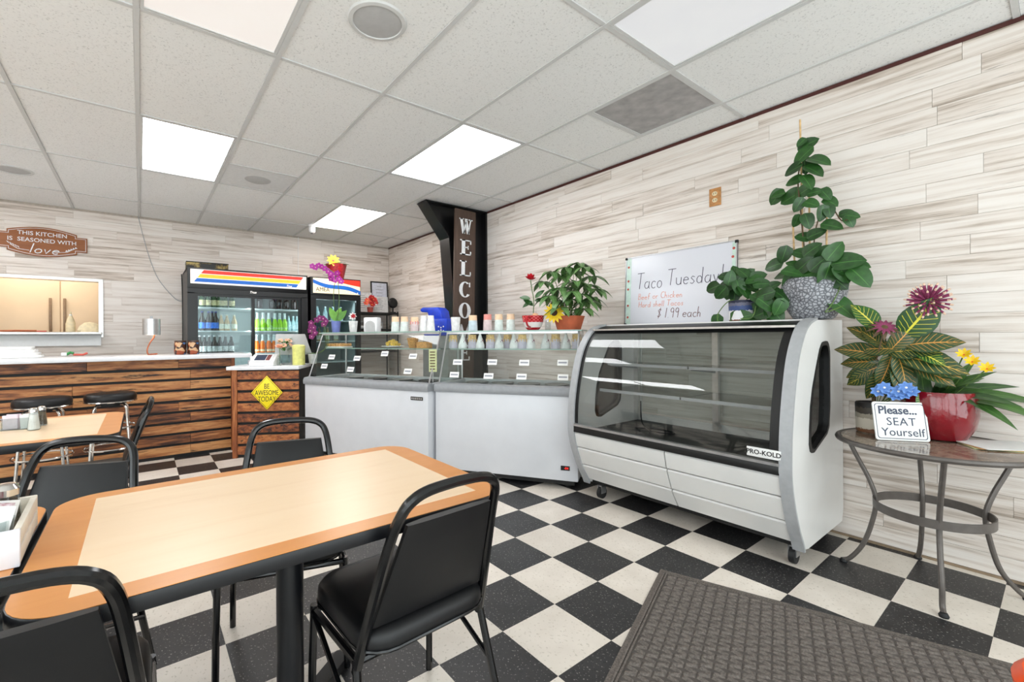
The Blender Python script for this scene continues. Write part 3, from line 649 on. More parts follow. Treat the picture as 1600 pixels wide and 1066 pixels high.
for k, (lab, (x, y), a) in enumerate(CH):
    o = proto if k == 0 else copy_tree(proto)
    o.location = (x, y, 0); o.rotation_euler = (0, 0, R(a)); o['label'] = lab; o['group'] = 'black vinyl dining chairs'

# ------------------------------------------------------------------ bar stools
def make_stool():
    t = thing('bar_stool', '', 'stool')
    s = MB().lathe([(.165, .655), (.178, .662), (.183, .69), (.18, .718), (.165, .732), (.10, .738), (0, .74)], 36).build('seat', M['vinyl'], t, sharp=60)
    MB().tube([(.182*math.cos(a*math.pi/15), .182*math.sin(a*math.pi/15), .664) for a in range(30)], .006, 6, closed=True).build('seat_ring', M['chrome'], t)
    MB().lathe([(.09, .625), (.09, .655)], 20).build('swivel', M['black_matte'], t)
    for a in range(4):
        c, s_ = math.cos(R(45+90*a)), math.sin(R(45+90*a))
        MB().tube([(.05*c, .05*s_, .64), (.13*c, .13*s_, .635), (.155*c, .155*s_, .60), (.17*c, .17*s_, .4), (.205*c, .205*s_, .012)], .011, 10).build('leg', M['chrome'], t)
    for z, r_ in ((.26, .185), (.44, .172)):
        MB().tube([(r_*math.cos(a*math.pi/15), r_*math.sin(a*math.pi/15), z) for a in range(30)], .008, 6, closed=True).build('foot_ring', M['chrome'], t)
    return t
st = make_stool(); st.location = (-.64, 5.05, 0); st['label'] = 'round black bar stool with chrome legs, left of the two'; st['group'] = 'bar stools'
s2 = copy_tree(st); s2.location = (-.215, 5.1, 0); s2['label'] = 'round black bar stool with chrome legs, right of the two'

# ------------------------------------------------------------------ slatted counters
def slats(parent, ln, z0, n, pitch, h, mt, rnd, yoff=-.018, x0=0):
    for r_ in range(n):
        z = z0+r_*pitch; x = x0; cuts = [x0]
        while x < ln: x += rnd.choice((.7, .9, 1.2, 1.5)); cuts.append(min(x, ln))
        if len(cuts) > 2 and cuts[-1]-cuts[-2] < .2: cuts.pop(-2)
        for a, b_ in zip(cuts, cuts[1:]):
            MB().box(a+.001, b_-.001, yoff, 0, z, z+h).build('plank', mt, parent, bevel=.0015, seg=1, smooth=False)
rnd = random.Random(5)
BX0, BX1, BY = -2.0, .80, 5.485
c = thing('bar_counter', 'long bar counter clad in horizontal stained planks behind the bar stools', 'counter', (BX0, BY, 0))
MB().box(0, BX1-BX0, 0, .42, .0, 1.0).build('body', M['black_matte'], c, smooth=False)
slats(c, BX1-BX0-.03, .035, 9, .1095, .084, M['slat'], rnd)
MB().box(BX1-BX0-.03, BX1-BX0+.006, -.022, .44, 0, 1.0).build('end_post', M['post'], c, smooth=False)
w_ = MB().box(BX0, .955, BY-.135, BY+.50, 1.0, 1.04).build('countertop', M['stone'], bevel=.004); tag(w_, 'long white worktop on the plank-clad bar counter', 'countertop')
RA = R(-30); rc = thing('register_counter', 'short angled counter of dark stained planks with the yellow diamond sign', 'counter', (.735, 5.10, 0), RA); RL = .645
MB().box(0, RL, .002, .42, 0, .885).build('body', M['black_matte'], rc, smooth=False)
slats(rc, RL-.004, .035, 8, .108, .082, M['slat2'], rnd, x0=.045)
MB().box(0, .045, -.024, .42, 0, .885).build('corner_post', M['post'], rc, smooth=False)
w_ = MB().box(-.045, RL+.005, -.05, .46, .887, .922).build('countertop', M['stone'], bevel=.004); w_.location = (.735, 5.10, 0); w_.rotation_euler = (0, 0, RA); tag(w_, 'short white worktop carrying the payment terminal', 'countertop')
# yellow diamond sign hung on the short counter
sg = thing('diamond_sign', 'yellow diamond sign reading BE AWESOME TODAY', 'sign', (.735+.335*math.cos(RA)+.03*math.sin(RA), 5.10+.335*math.sin(RA)-.03*math.cos(RA), .655), RA)
d_ = .172
MB().prism([(-d_*.88, 0), (0, -d_), (d_*.88, 0), (0, d_)], -.004, .004, 1).build('plate', M['yellow_sign'], sg, bevel=.002)
def dm(s): return [(-d_*.88*s, 0), (0, -d_*s), (d_*.88*s, 0), (0, d_*s)]
MB().ring(dm(.93), dm(.905), -.0048, -.004).build('border_line', M['print_black'], sg, smooth=False)
for txt, z, s_ in (('BE', .062, .074), ('AWESOME', -.002, .07), ('TODAY', -.066, .074)): put_text('lettering', txt, s_, M['print_black'], sg, faceY((0, -.0045, z)), xs=.68)

# ------------------------------------------------------------------ welcome column
cl = thing('steel_column', 'black tapered steel roof column with a bracket at the ceiling', 'column', (0, 0, 0))
Y0, Y1 = 4.27, 4.47
MB().prism([(3.355, .0), (3.355, H-.004), (2.52, H-.004), (2.815, 2.34), (3.02, .0)], 4.36, 4.372, 1).build('web', M['black_paint'], cl, smooth=False)
b = MB(); pts = [(2.50, H-.003), (2.80, 2.34), (3.005, 0)]
for (xa, za), (xb, zb) in zip(pts, pts[1:]): b.v += [(xa, Y0, za), (xb, Y0, zb), (xb, Y1, zb), (xa, Y1, za), (xa+.018, Y0, za), (xb+.018, Y0, zb), (xb+.018, Y1, zb), (xa+.018, Y1, za)]; n = len(b.v)-8; b.f += [(n, n+1, n+2, n+3), (n+4, n+7, n+6, n+5), (n, n+4, n+5, n+1), (n+3, n+2, n+6, n+7), (n, n+3, n+7, n+4), (n+1, n+5, n+6, n+2)]; b.mi += [0]*6
b.build('inner_flange', M['black_paint'], cl, smooth=False)
MB().box(3.335, 3.357, Y0, Y1, 0, H-.004).build('wall_flange', M['black_paint'], cl, smooth=False)
MB().box(2.5, 3.357, Y0, Y1, H-.016, H-.003).build('top_plate', M['black_paint'], cl, smooth=False)
wl = thing('welcome_sign', 'tall dark board with white letters spelling WELCOME', 'sign', (2.94, 4.215, .62)); wl.rotation_euler = (0, R(1.4), 0)
MB().box(-.145, .145, -.012, .012, 0, 2.05).build('board', M['board'], wl, bevel=.002)
def serif(ch, h, w):
    b = MB(); s = w*.26; t_ = h*.075
    def bar(x0, x1, z0, z1): b.box(x0, x1, -.004, 0, z0, z1)
    if ch == 'E':
        bar(-w*.3, -w*.3+s, 0, h); bar(-w*.42, w*.42, 0, t_); bar(-w*.42, w*.42, h-t_, h); bar(-w*.1, w*.22, h*.47, h*.54); bar(w*.34, w*.42, 0, h*.26); bar(w*.34, w*.42, h*.74, h); bar(w*.16, w*.22, h*.38, h*.63)
    elif ch == 'L': bar(-w*.3, -w*.3+s, 0, h); bar(-w*.42, w*.42, 0, t_); bar(w*.34, w*.42, 0, h*.3); bar(-w*.42, w*.08, h-t_, h)
    elif ch in 'OC':
        n = 28; o_ = [(w*.45*math.cos(2*math.pi*k/n), h/2+h*.52*math.sin(2*math.pi*k/n)) for k in range(n)]; i_ = [(w*.2*math.cos(2*math.pi*k/n), h/2+h*.46*math.sin(2*math.pi*k/n)) for k in range(n)]
        if ch == 'O': b.ring(o_, i_, -.004, 0)
        else:
            sel = [k % n for k in range(4, 26)]; b.prism([o_[k] for k in sel]+[i_[k] for k in reversed(sel)], -.004, 0, 1); bar(w*.3, w*.38, h*.68, h*.98)
    elif ch in 'WM':
        sg_ = 1 if ch == 'W' else -1
        def seg(x0, z0, x1, z1, tt): b.prism([(x0-tt/2, z0), (x0+tt/2, z0), (x1+tt/2, z1), (x1-tt/2, z1)], -.004, 0, 1)
        if ch == 'W': seg(-w*.36, h, -w*.17, 0, w*.2); seg(-w*.17, 0, 0, h*.82, w*.09); seg(0, h*.9, w*.17, 0, w*.2); seg(w*.17, 0, w*.36, h, w*.09); bar(-w*.5, -w*.18, h-t_, h); bar(w*.2, w*.5, h-t_, h); bar(-w*.1, w*.12, h-t_, h)
        else: seg(-w*.34, 0, -w*.34, h, w*.09); seg(w*.34, 0, w*.34, h, w*.2); seg(-w*.3, h, 0, h*.05, w*.18); seg(0, h*.05, w*.3, h, w*.08); bar(-w*.48, -w*.2, 0, t_); bar(w*.18, w*.5, 0, t_); bar(-w*.46, -w*.24, h-t_, h); bar(w*.24, w*.48, h-t_, h)
    return b
for k, ch in enumerate('WELCOME'):
    o = serif(ch, .175, .185).build('letter', M['letter'], wl, smooth=False); o.location = (.005, -.0125, 1.775-k*.243)
# ------------------------------------------------------------------ ice cream freezers
def freezer(label, loc, ang, ln, dep, tags, led_x, plate, dark):
    t = thing('ice_cream_freezer', label, 'freezer', (loc[0], loc[1], 0), ang, 'ice cream dipping freezers')
    MB().box(.006, ln-.006, .004, dep, .07, .735).build('body', M['white_paint'], t, bevel=.008)
    MB().box(.04, ln-.04, .04, dep-.03, .03, .07).build('plinth', M['black_matte'], t, smooth=False)
    MB().prism([(-.008, .735), (-.012, .75), (-.012, .775), (0, .80), (.06, .808), (.06, .735)], 0, ln, 0).build('bumper', M['bumper'], t, sharp=50)
    b = MB(); b.ring([(0, .06), (ln, .06), (ln, dep), (0, dep)], [(.06, .10), (ln-.06, .10), (ln-.06, dep-.05), (.06, dep-.05)], .735, .80, ax=2); b.build('top_rim', M['grey_trim'], t, bevel=.003)
    MB().box(.06, ln-.06, .10, dep-.05, .736, .742).build('well_floor', M['dark_in'] if dark else M['grey_in'], t, smooth=False)
    n = 4
    for k in range(n):   # tub lids in the well
        for r_ in range(2):
            x = .12+(k+.5)*(ln-.24)/n; y = .20+r_*.22
            tb = MB().lathe([(.095, .742), (.102, .785), (.108, .788), (.10, .782), (.0, .775)], 18, c=(x, y, 0)).build('tub', M['dark_in'] if (dark and k % 2) else M['grey_in'], t)
    # slanted front glass, side glasses, shelves
    gb, gt, zt = .05, .235, 1.262
    MB().prism([(gb, .812), (gb+.006, .812), (gt+.006, zt-.012), (gt, zt-.012)], .03, ln-.03, 0).build('front_glass', M['glass'], t, smooth=False)
    for x in (.022, ln-.026):
        s = MB().prism([(gb, .81), (gt, zt-.012), (dep-.06, zt-.012), (dep-.06, .81)], x, x+.004, 0).build('side_glass', M['glass'], t, smooth=False)
        MB().tube([(x+.002, gb-.002, .808), (x+.002, gt-.002, zt-.012)], .007, 8).build('edge_rail', M['silver'], s)
    sh = MB().box(.0, ln, gt-.03, dep-.04, zt-.010, zt).build('top_shelf', M['glass'], t, smooth=False)
    b = MB(); b.box(-.001, ln+.001, gt-.034, gt-.03, zt-.0115, zt+.0005); b.box(ln, ln+.003, gt-.03, dep-.04, zt-.0115, zt+.0005); b.build('glass_edge', M['glass_edge'], sh, smooth=False)
    b = MB(); b.box(.03, ln-.03, gt-.02, gt, zt-.028, zt-.011); b.build('front_rail', M['silver'], t, smooth=False)
    ms_ = MB().box(.04, ln-.04, .255, dep-.07, 1.092, 1.100).build('middle_shelf', M['glass'], t, smooth=False)
    MB().box(.04, ln-.04, .252, .255, 1.0915, 1.1005).build('glass_edge', M['glass_edge'], ms_, smooth=False)
    for x in (.035, ln-.035):
        MB().tube([(x, dep-.07, .80), (x, dep-.07, zt-.012)], .009, 8).build('post', M['silver'], t)
    def tagp(x, z, w_=.085, h_=.05):
        q = (z-.812)/(zt-.012-.812); y = gb+(gt-gb)*q-.0025; tl = math.atan2(gt-gb, zt-.012-.812)
        g = MB().box(-w_/2, w_/2, -.0006, .0006, -h_/2, h_/2).build('flavour_tag', M['paper'], t, smooth=False); g.location = (x, y, z); g.rotation_euler = (-tl, 0, 0)
        b_ = MB(); b_.box(-w_*.4, w_*.4, -.0012, -.0006, -.006, .008); b_.build('print_line', M['print_grey'], g, smooth=False)
    for (x, z) in tags: tagp(x, z)
    g = MB().box(led_x-.035, led_x+.035, -.001, .006, .155, .19).build('temperature_display', M['black_matte'], t, smooth=False)
    put_text('digits', '-04', .026, M['emit_led'], g, faceY((led_x+.008, -.0016, .172)))
    if plate:
        g = MB().box(ln-.19, ln-.06, .0, .005, .655, .685).build('brand_plate', M['print_black'], t, smooth=False)
        for k in range(6): MB().box(ln-.182+k*.02, ln-.168+k*.02, -.0008, .0, .662, .678).build('plate_letter', M['silver'], g, smooth=False)
    for x in (.1, ln-.1):
        for y in (.1, dep-.1):
            MB().lathe([(.025, .0), (.03, .01), (.03, .02), (.012, .03)], 12, c=(x, y, 0)).build('foot', M['black_matte'], t)
    return t
LR, LL0 = (2.03, 3.34), (1.33, 4.755); AR, AL = math.atan2(-.8407, .5416), math.atan2(-.9125, .409)
nR, nL = (.8407, .5416), (.9125, .409)
def loc_on(fr, px_, py_, b_):
    """freezer-local x and height of a point seen on the freezer's own plane b metres behind its front"""
    P0, n_, A = (LR, nR, AR) if fr == 'R' else (LL0, nL, AL)
    p = onV(px_, py_, (P0[0]+b_*n_[0], P0[1]+b_*n_[1]), n_); u = (math.cos(A), math.sin(A))
    return (p.x-P0[0])*u[0]+(p.y-P0[1])*u[1], p.z
def tagl(fr, L_):
    out = []
    for (x, y) in L_: out.append(loc_on(fr, x, y, .12))
    return out
FR = freezer('right white ice cream freezer, with paper cups and cones behind its glass', LR, AR, 1.235, .62, tagl('R', [(715, 566), (769, 566), (819, 567), (879, 567), (713, 585), (766, 587), (817, 588), (881, 589)]), 1.13, False, False)
FL = freezer('left white ice cream freezer, with orchids and a napkin holder on top', LL0, AL, 1.555, .62, tagl('L', [(517, 558), (557, 560), (598, 553), (643, 557), (510, 572), (552, 577), (641, 580)]), 1.43, True, True)

# ------------------------------------------------------------------ curved display case
CY0, CY1 = .82, 2.245
PROF = [(2.905, 1.288), (2.80, 1.262), (2.715, 1.205), (2.63, 1.085), (2.575, .92), (2.538, .74), (2.528, .60), (2.53, .50), (2.56, .385), (2.62, .245), (2.675, .155), (2.703, .098)]
def prof_pts(P, n=3): return [(p.x, p.z) for p in smooth_path([(a, 0, z) for a, z in P], n)]
cs = thing('display_case', 'large white refrigerated display case with curved glass front', 'display case', (0, 0, 0))
outer = [(3.345, 1.295)]+prof_pts(PROF, 2)+[(3.345, .098)]
hole = [(3.03, 1.17), (2.975, 1.165), (2.93, 1.125), (2.875, 1.03), (2.82, .93), (2.785, .83), (2.77, .72), (2.765, .635), (2.785, .592), (2.835, .585), (3.045, .655), (3.08, .69), (3.098, .80), (3.102, 1.1), (3.085, 1.15), (3.06, 1.168)]
def resample(loop, n, start):
    L_ = loop[:]; k0 = min(range(len(L_)), key=lambda k: (L_[k][0]-start[0])**2+(L_[k][1]-start[1])**2); L_ = L_[k0:]+L_[:k0]+[L_[k0]]
    d = [0]
    for a, b_ in zip(L_, L_[1:]): d.append(d[-1]+math.dist(a, b_))
    out = []
    for k in range(n):
        s = d[-1]*k/n; i = max(j for j in range(len(d)) if d[j] <= s+1e-9); i = min(i, len(L_)-2); q = (s-d[i])/max(1e-9, d[i+1]-d[i]); out.append((L_[i][0]+(L_[i+1][0]-L_[i][0])*q, L_[i][1]+(L_[i+1][1]-L_[i][1])*q))
    return out
def by_angle(loop, c, n):
    """resample a star-shaped loop by angle about c so that two loops can be bridged"""
    out = []
    for k in range(n):
        a = 2*math.pi*k/n; d = (math.cos(a), math.sin(a)); best = 0
        for p, q in zip(loop, loop[1:]+loop[:1]):
            e = (q[0]-p[0], q[1]-p[1]); det = d[0]*(-e[1])+e[0]*d[1]
            if abs(det) < 1e-12: continue
            rx, ry = p[0]-c[0], p[1]-c[1]; t_ = (rx*(-e[1])+e[0]*ry)/det; s_ = (d[0]*ry-d[1]*rx)/det
            if t_ > 0 and -1e-6 <= s_ <= 1+1e-6: best = max(best, t_)
        out.append((c[0]+d[0]*best, c[1]+d[1]*best))
    return out
HC = (2.95, .85); NA = 96
ho = by_angle(hole, HC, NA); oo = by_angle(outer, HC, NA)
hin = [(HC[0]+(x-HC[0])*.88, HC[1]+(z-HC[1])*.94) for x, z in ho]
for (ya, yb_, fy, lab) in ((CY0, CY0+.05, CY0-.004, None), (CY1-.05, CY1, CY1-.054, None)):
    sp = MB().ring(oo, ho, ya, yb_).build('side_panel', M['case_white'], cs, sharp=40)
    MB().ring([(HC[0]+(x-HC[0])*1.02, HC[1]+(z-HC[1])*1.01) for x, z in ho], hin, ya-.004, yb_+.004).build('window_gasket', M['gasket'], sp, sharp=40)
    MB().prism(hin, ya+.02, ya+.026, 1).build('side_window', M['side_glass'], sp, smooth=False)
    # grey bumper along the curved front edge
    pr = prof_pts(PROF, 4); off = []
    for i, p in enumerate(pr):
        a = pr[max(i-1, 0)]; c_ = pr[min(i+1, len(pr)-1)]; tx, tz = c_[0]-a[0], c_[1]-a[1]; l_ = math.hypot(tx, tz); off.append((p[0]+tz/l_*.012, p[1]-tx/l_*.012))
    MB().prism(pr+list(reversed(off)), ya-.003, yb_+.003, 1).build('edge_bumper', M['grey_trim'], sp, sharp=50)
ia, ib = CY0+.05, CY1-.05
gp = [p for p in prof_pts(PROF, 4) if p[1] > .565]; gp = [(x+.006, z) for x, z in gp]
b = MB(); n = len(gp)
for (x, z) in gp: b.v += [(x, ia, z), (x, ib, z)]
b.v += [(x+.005, y, z) for (x, z) in gp for y in (ia, ib)]
for i in range(n-1): b.f += [(2*i, 2*i+1, 2*i+3, 2*i+2), (2*n+2*i, 2*n+2*i+2, 2*n+2*i+3, 2*n+2*i+1)]; b.mi += [0, 0]
b.f += [(0, 2*n, 2*n+1, 1), (2*n-2, 2*n-1, 4*n-1, 4*n-2)]; b.mi += [0, 0]
b.build('front_glass', M['case_glass'], cs, sharp=60)
# black screen-printed margins of the glass, the black sill under it
def strip(y0_, y1_, pts, off_, mt, nm, th=.001):
    b = MB(); n = len(pts)
    for (x, z) in pts: b.v += [(x-off_, y0_, z), (x-off_, y1_, z)]
    for i in range(n-1): b.f.append((2*i, 2*i+1, 2*i+3, 2*i+2)); b.mi.append(0)
    return b.build(nm, mt, cs, sharp=60)
strip(ia, ia+.05, gp, .0015, M['gasket'], 'glass_margin'); strip(ib-.03, ib, gp, .0015, M['gasket'], 'glass_margin')
strip(ia, ib, [p for p in gp if p[1] > 1.222], .0012, M['gasket'], 'glass_top_band')
MB().box(2.515, 2.56, ia, ib, .508, .553).build('black_sill', M['gasket'], cs, bevel=.004)
MB().box(2.512, 2.545, ia, ib, .553, .568).build('sill_trim', M['silver'], cs, smooth=False)
# louvred lower panels: two bays of three
lp = [(2.532, .505), (2.55, .42), (2.583, .33), (2.612, .262), (2.648, .195), (2.69, .13)]
ymid = 1.49
for (y0_, y1_) in ((ia, ymid-.004), (ymid+.004, ib)):
    for k, (z1, z0) in enumerate(((.505, .398), (.390, .262), (.254, .135))):
        def xx(z):
            for (xa, za), (xb, zb) in zip(lp, lp[1:]):
                if zb <= z <= za: return xa+(xb-xa)*(za-z)/(za-zb)
            return lp[-1][0]
        MB().prism([(xx(z1)+.004, z1), (xx(z1)-.004, z1-.01), (xx(z0)-.010, z0+.012), (xx(z0)-.004, z0), (xx(z0)+.02, z0), (xx(z1)+.02, z1)], y0_, y1_, 1).build('louvre_panel', M['case_white'], cs, sharp=30)
MB().prism([(2.56, .505), (2.72, .13), (2.75, .13), (2.75, .505)], ia, ib, 1).build('front_body', M['black_matte'], cs, smooth=False)
# carcass
MB().box(2.905, 3.345, ia, ib, 1.262, 1.295).build('top_panel', M['case_white'], cs, bevel=.006)
MB().box(2.74, 2.91, ia, ib, 1.248, 1.26).build('lamp_rail', M['steel'], cs, smooth=False)
MB().ring([(ia, .13), (ib, .13), (ib, 1.262), (ia, 1.262)], [(ia+.03, .56), (ib-.03, .56), (ib-.03, 1.235), (ia+.03, 1.235)], 3.325, 3.345, ax=0).build('back_frame', M['case_white'], cs, smooth=False)
for y0_, y1_ in ((ia+.03, (ia+ib)/2+.02), ((ia+ib)/2-.02, ib-.03)):
    MB().box(3.305+(.01 if y0_ < 1.2 else 0), 3.312+(.01 if y0_ < 1.2 else 0), y0_, y1_, .58, 1.24).build('sliding_door', M['glass'], cs, smooth=False)
MB().box(2.56, 3.325, ia, ib, .49, .506).build('deck', M['dark_in'], cs, smooth=False)
MB().box(2.75, 3.345, ia, ib, .10, .49).build('lower_body', M['case_white'], cs, smooth=False)
MB().box(2.73, 3.345, ia, ib, .096, .118).build('underframe', M['black_matte'], cs, smooth=False)
for y in (ia+.02, (ia+ib)/2, ib-.02):
    MB().box(3.27, 3.30, y-.02, y+.02, .52, 1.23).build('shelf_standard', M['steel'], cs, smooth=False)
for z, x0_ in ((.985, 2.90), (.79, 2.80)):
    for y0_, y1_ in ((ia+.02, (ia+ib)/2-.005), ((ia+ib)/2+.005, ib-.02)):
        sh = MB().box(x0_, 3.27, y0_, y1_, z, z+.008).build('case_shelf', M['smoke_glass'], cs, smooth=False)
        MB().box(x0_-.004, x0_+.01, y0_, y1_, z-.004, z+.016).build('price_rail', M['grey_trim'], sh, smooth=False)
    for y in (ia+.03, (ia+ib)/2, ib-.03): MB().prism([(3.28, z-.05), (3.28, z), (x0_+.03, z), (x0_+.03, z-.012)], y-.004, y+.004, 1).build('bracket', M['grey_trim'], cs, smooth=False)
MB().tube(smooth_path([(3.1, 2.02, .70), (3.08, 2.0, .55), (3.0, 1.9, .512), (2.95, 1.78, .512), (3.02, 1.7, .512), (3.06, 1.82, .512), (2.98, 1.98, .513), (2.9, 1.9, .512)], 5), .006, 6).build('power_cord', M['rubber'], cs)
pl = MB().box(2.5165, 2.523, .862, 1.02, .582, .630).build('brand_plate', M['paper'], cs, bevel=.002); pl.location.x = -.001
put_text('lettering', 'PRO-KOLD', .033, M['print_black'], pl, faceX((2.5158, .941, .606)), xs=.98, offset=.0006)
for (x, y) in ((2.755, .885), (2.735, 2.11), (3.28, .9), (3.28, 2.1)):
    w_ = MB().tube([(x-.006, y-.014, .043), (x-.006, y+.014, .043)], .043, 18).build('castor', M['rubber'], cs)
    b = MB(); b.box(x-.03, x+.022, y-.02, y-.015, .04, .097); b.box(x-.03, x+.022, y+.015, y+.02, .04, .097); b.box(x-.03, x+.025, y-.02, y+.02, .09, .097); b.build('fork', M['silver'], w_, smooth=False)
# ------------------------------------------------------------------ drinks coolers
def wave_strip(x0, x1, f0, f1, y, n=16):
    b = MB()
    for k in range(n+1):
        s = k/n; x = x0+(x1-x0)*s; b.v += [(x, y, f0(s)), (x, y, f1(s))]
    for k in range(n): b.f.append((2*k, 2*k+2, 2*k+3, 2*k+1)); b.mi.append(0)
    return b
M['stripe_red'] = pm('red header stripe', (222, 52, 34), .4, var=.03, emit=.25); M['stripe_yellow'] = pm('yellow header stripe', (246, 192, 40), .4, var=.03, emit=.25); M['stripe_blue'] = pm('blue header stripe', (24, 98, 186), .4, var=.03, emit=.25)
M['header_white'] = pm('backlit header', (240, 236, 232), .4, var=.01, emit=.3); M['header_cream'] = pm('backlit cream header', (248, 232, 196), .4, var=.01, emit=.3); M['header_navy'] = pm('navy header band', (30, 88, 150), .4, emit=.2)
cz = thing('double_cooler', 'wide black two-door drinks cooler with red, yellow and blue stripes', 'cooler', (0, 0, 0))
X0, X1, YF0, YB0, ZT = .43, 1.79, 6.2, 6.95, 2.045
b = MB(); b.box(X0, X0+.045, YF0+.04, YB0, .06, ZT); b.box(X1-.045, X1, YF0+.04, YB0, .06, ZT); b.box(X0, X1, YB0-.03, YB0, .06, ZT); b.box(X0, X1, YF0+.04, YB0, ZT-.03, ZT); b.box(X0, X1, YF0+.04, YB0, .06, .32); b.build('cabinet', M['cooler_black'], cz, smooth=False)
b = MB(); b.box(X0+.045, X0+.055, YF0+.06, YB0-.03, .32, 1.84); b.box(X1-.055, X1-.045, YF0+.06, YB0-.03, .32, 1.84); b.box(X0+.045, X1-.045, YB0-.045, YB0-.03, .32, 1.84); b.build('liner', M['cooler_in'], cz, smooth=False)
hd = MB().box(X0, X1, YF0, YF0+.06, 1.80, ZT).build('header', M['cooler_black'], cz, bevel=.004)
MB().box(X0+.03, X1-.02, YF0-.003, YF0, 1.855, 2.025).build('header_panel', M['header_white'], hd, smooth=False)
for mt, za, zb, sh0 in (('stripe_red', .965, .715, 0), ('stripe_yellow', .67, .42, 0), ('stripe_blue', .375, .125, 0)):
    zA, zB = 1.855+.17*za, 1.855+.17*zb; sl = .12
    xa = lambda z: X0+.05+(z-1.855)/.17*sl; xb = lambda z: X1-.16+(z-1.855)/.17*sl*.9
    MB().prism([(xa(zA), zA), (xb(zA), zA), (xb(zB), zB), (xa(zB), zB)], YF0-.005, YF0-.003, 1).build('stripe', M[mt], hd, smooth=False)
put_text('lettering', 'True', .035, M['header_white'], hd, faceY((X1-.24, YF0-.0056, 1.888)), shear=.35, offset=.0006)
put_text('lettering', 'True', .04, M['header_white'], hd, faceY(((X0+X1)/2+.01, YF0-.002, 1.782)), shear=.35, offset=.0008)
b = MB(); b.box(X0, X1, YF0, YF0+.06, 1.74, 1.80); b.box(X0, X0+.07, YF0, YF0+.06, .3, 1.75); b.box(X1-.08, X1, YF0, YF0+.06, .3, 1.75); b.box(X0, X1, YF0, YF0+.06, .06, .32); b.build('door_surround', M['cooler_black'], cz, smooth=False)
xm = (X0+X1)/2+.005
for k, (a, c_) in enumerate(((X0+.07, xm+.03), (xm-.01, X1-.08))):
    yy = YF0+.012+.022*k
    d = MB().ring([(a, .32), (c_, .32), (c_, 1.745), (a, 1.745)], [(a+.035, .36), (c_-.035, .36), (c_-.035, 1.71), (a+.035, 1.71)], yy, yy+.02).build('sliding_door', M['cooler_black'], cz, smooth=False)
    MB().box(a+.035, c_-.035, yy+.008, yy+.012, .36, 1.71).build('pane', M['cooler_glass'], d, smooth=False)
SH = [1.585, 1.302, 1.018, .72]
for z in SH:
    for a, c_ in ((X0+.06, xm-.005), (xm+.005, X1-.06)): MB().box(a, c_, YF0+.075, YB0-.05, z-.012, z).build('shelf', M['shelf_white'], cz, smooth=False)
b = MB().box(X0+.07, X1-.07, YF0+.08, YF0+.11, 1.765, 1.785).build('lamp_tube', pm('cooler lamp', (245, 252, 255), .4, emit=1.5), cz, smooth=False)
def cooler_light(nm, c, sx, e):
    l = bpy.data.lights.new(nm, 'AREA'); l.shape = 'RECTANGLE'; l.size = sx; l.size_y = .05; l.energy = e; l.color = (.92, .98, 1)
    o = bpy.data.objects.new(nm, l); COL.objects.link(o); o.location = c; o.rotation_euler = (R(-28), 0, 0)
for lx, ry in ((X0+.075, -50), (xm-.02, 40), (xm+.02, -40), (X1-.085, 50)):
    l = bpy.data.lights.new('cooler_lamp', 'AREA'); l.shape = 'RECTANGLE'; l.size = .03; l.size_y = 1.3; l.energy = 3.2; l.color = (.92, .98, 1)
    o = bpy.data.objects.new('cooler_lamp', l); COL.objects.link(o); o.location = (lx, YF0+.07, 1.05); o.rotation_euler = (R(90), 0, R(ry))
for px_ in (X0+.1, X1-.1):
    for py_ in (YF0+.1, YB0-.1): MB().lathe([(.02, 0), (.025, .01), (.02, .06)], 10, c=(px_, py_, 0)).build('foot', M['black_matte'], cz)
MB().tube(smooth_path([(X0-.015, 6.86, 2.03), (X0-.018, 6.7, 1.8), (X0-.015, 6.72, 1.3), (X0-.02, 6.7, .9), (X0-.015, 6.8, .5)], 4), .006, 6).build('power_cord', M['rubber'], cz)
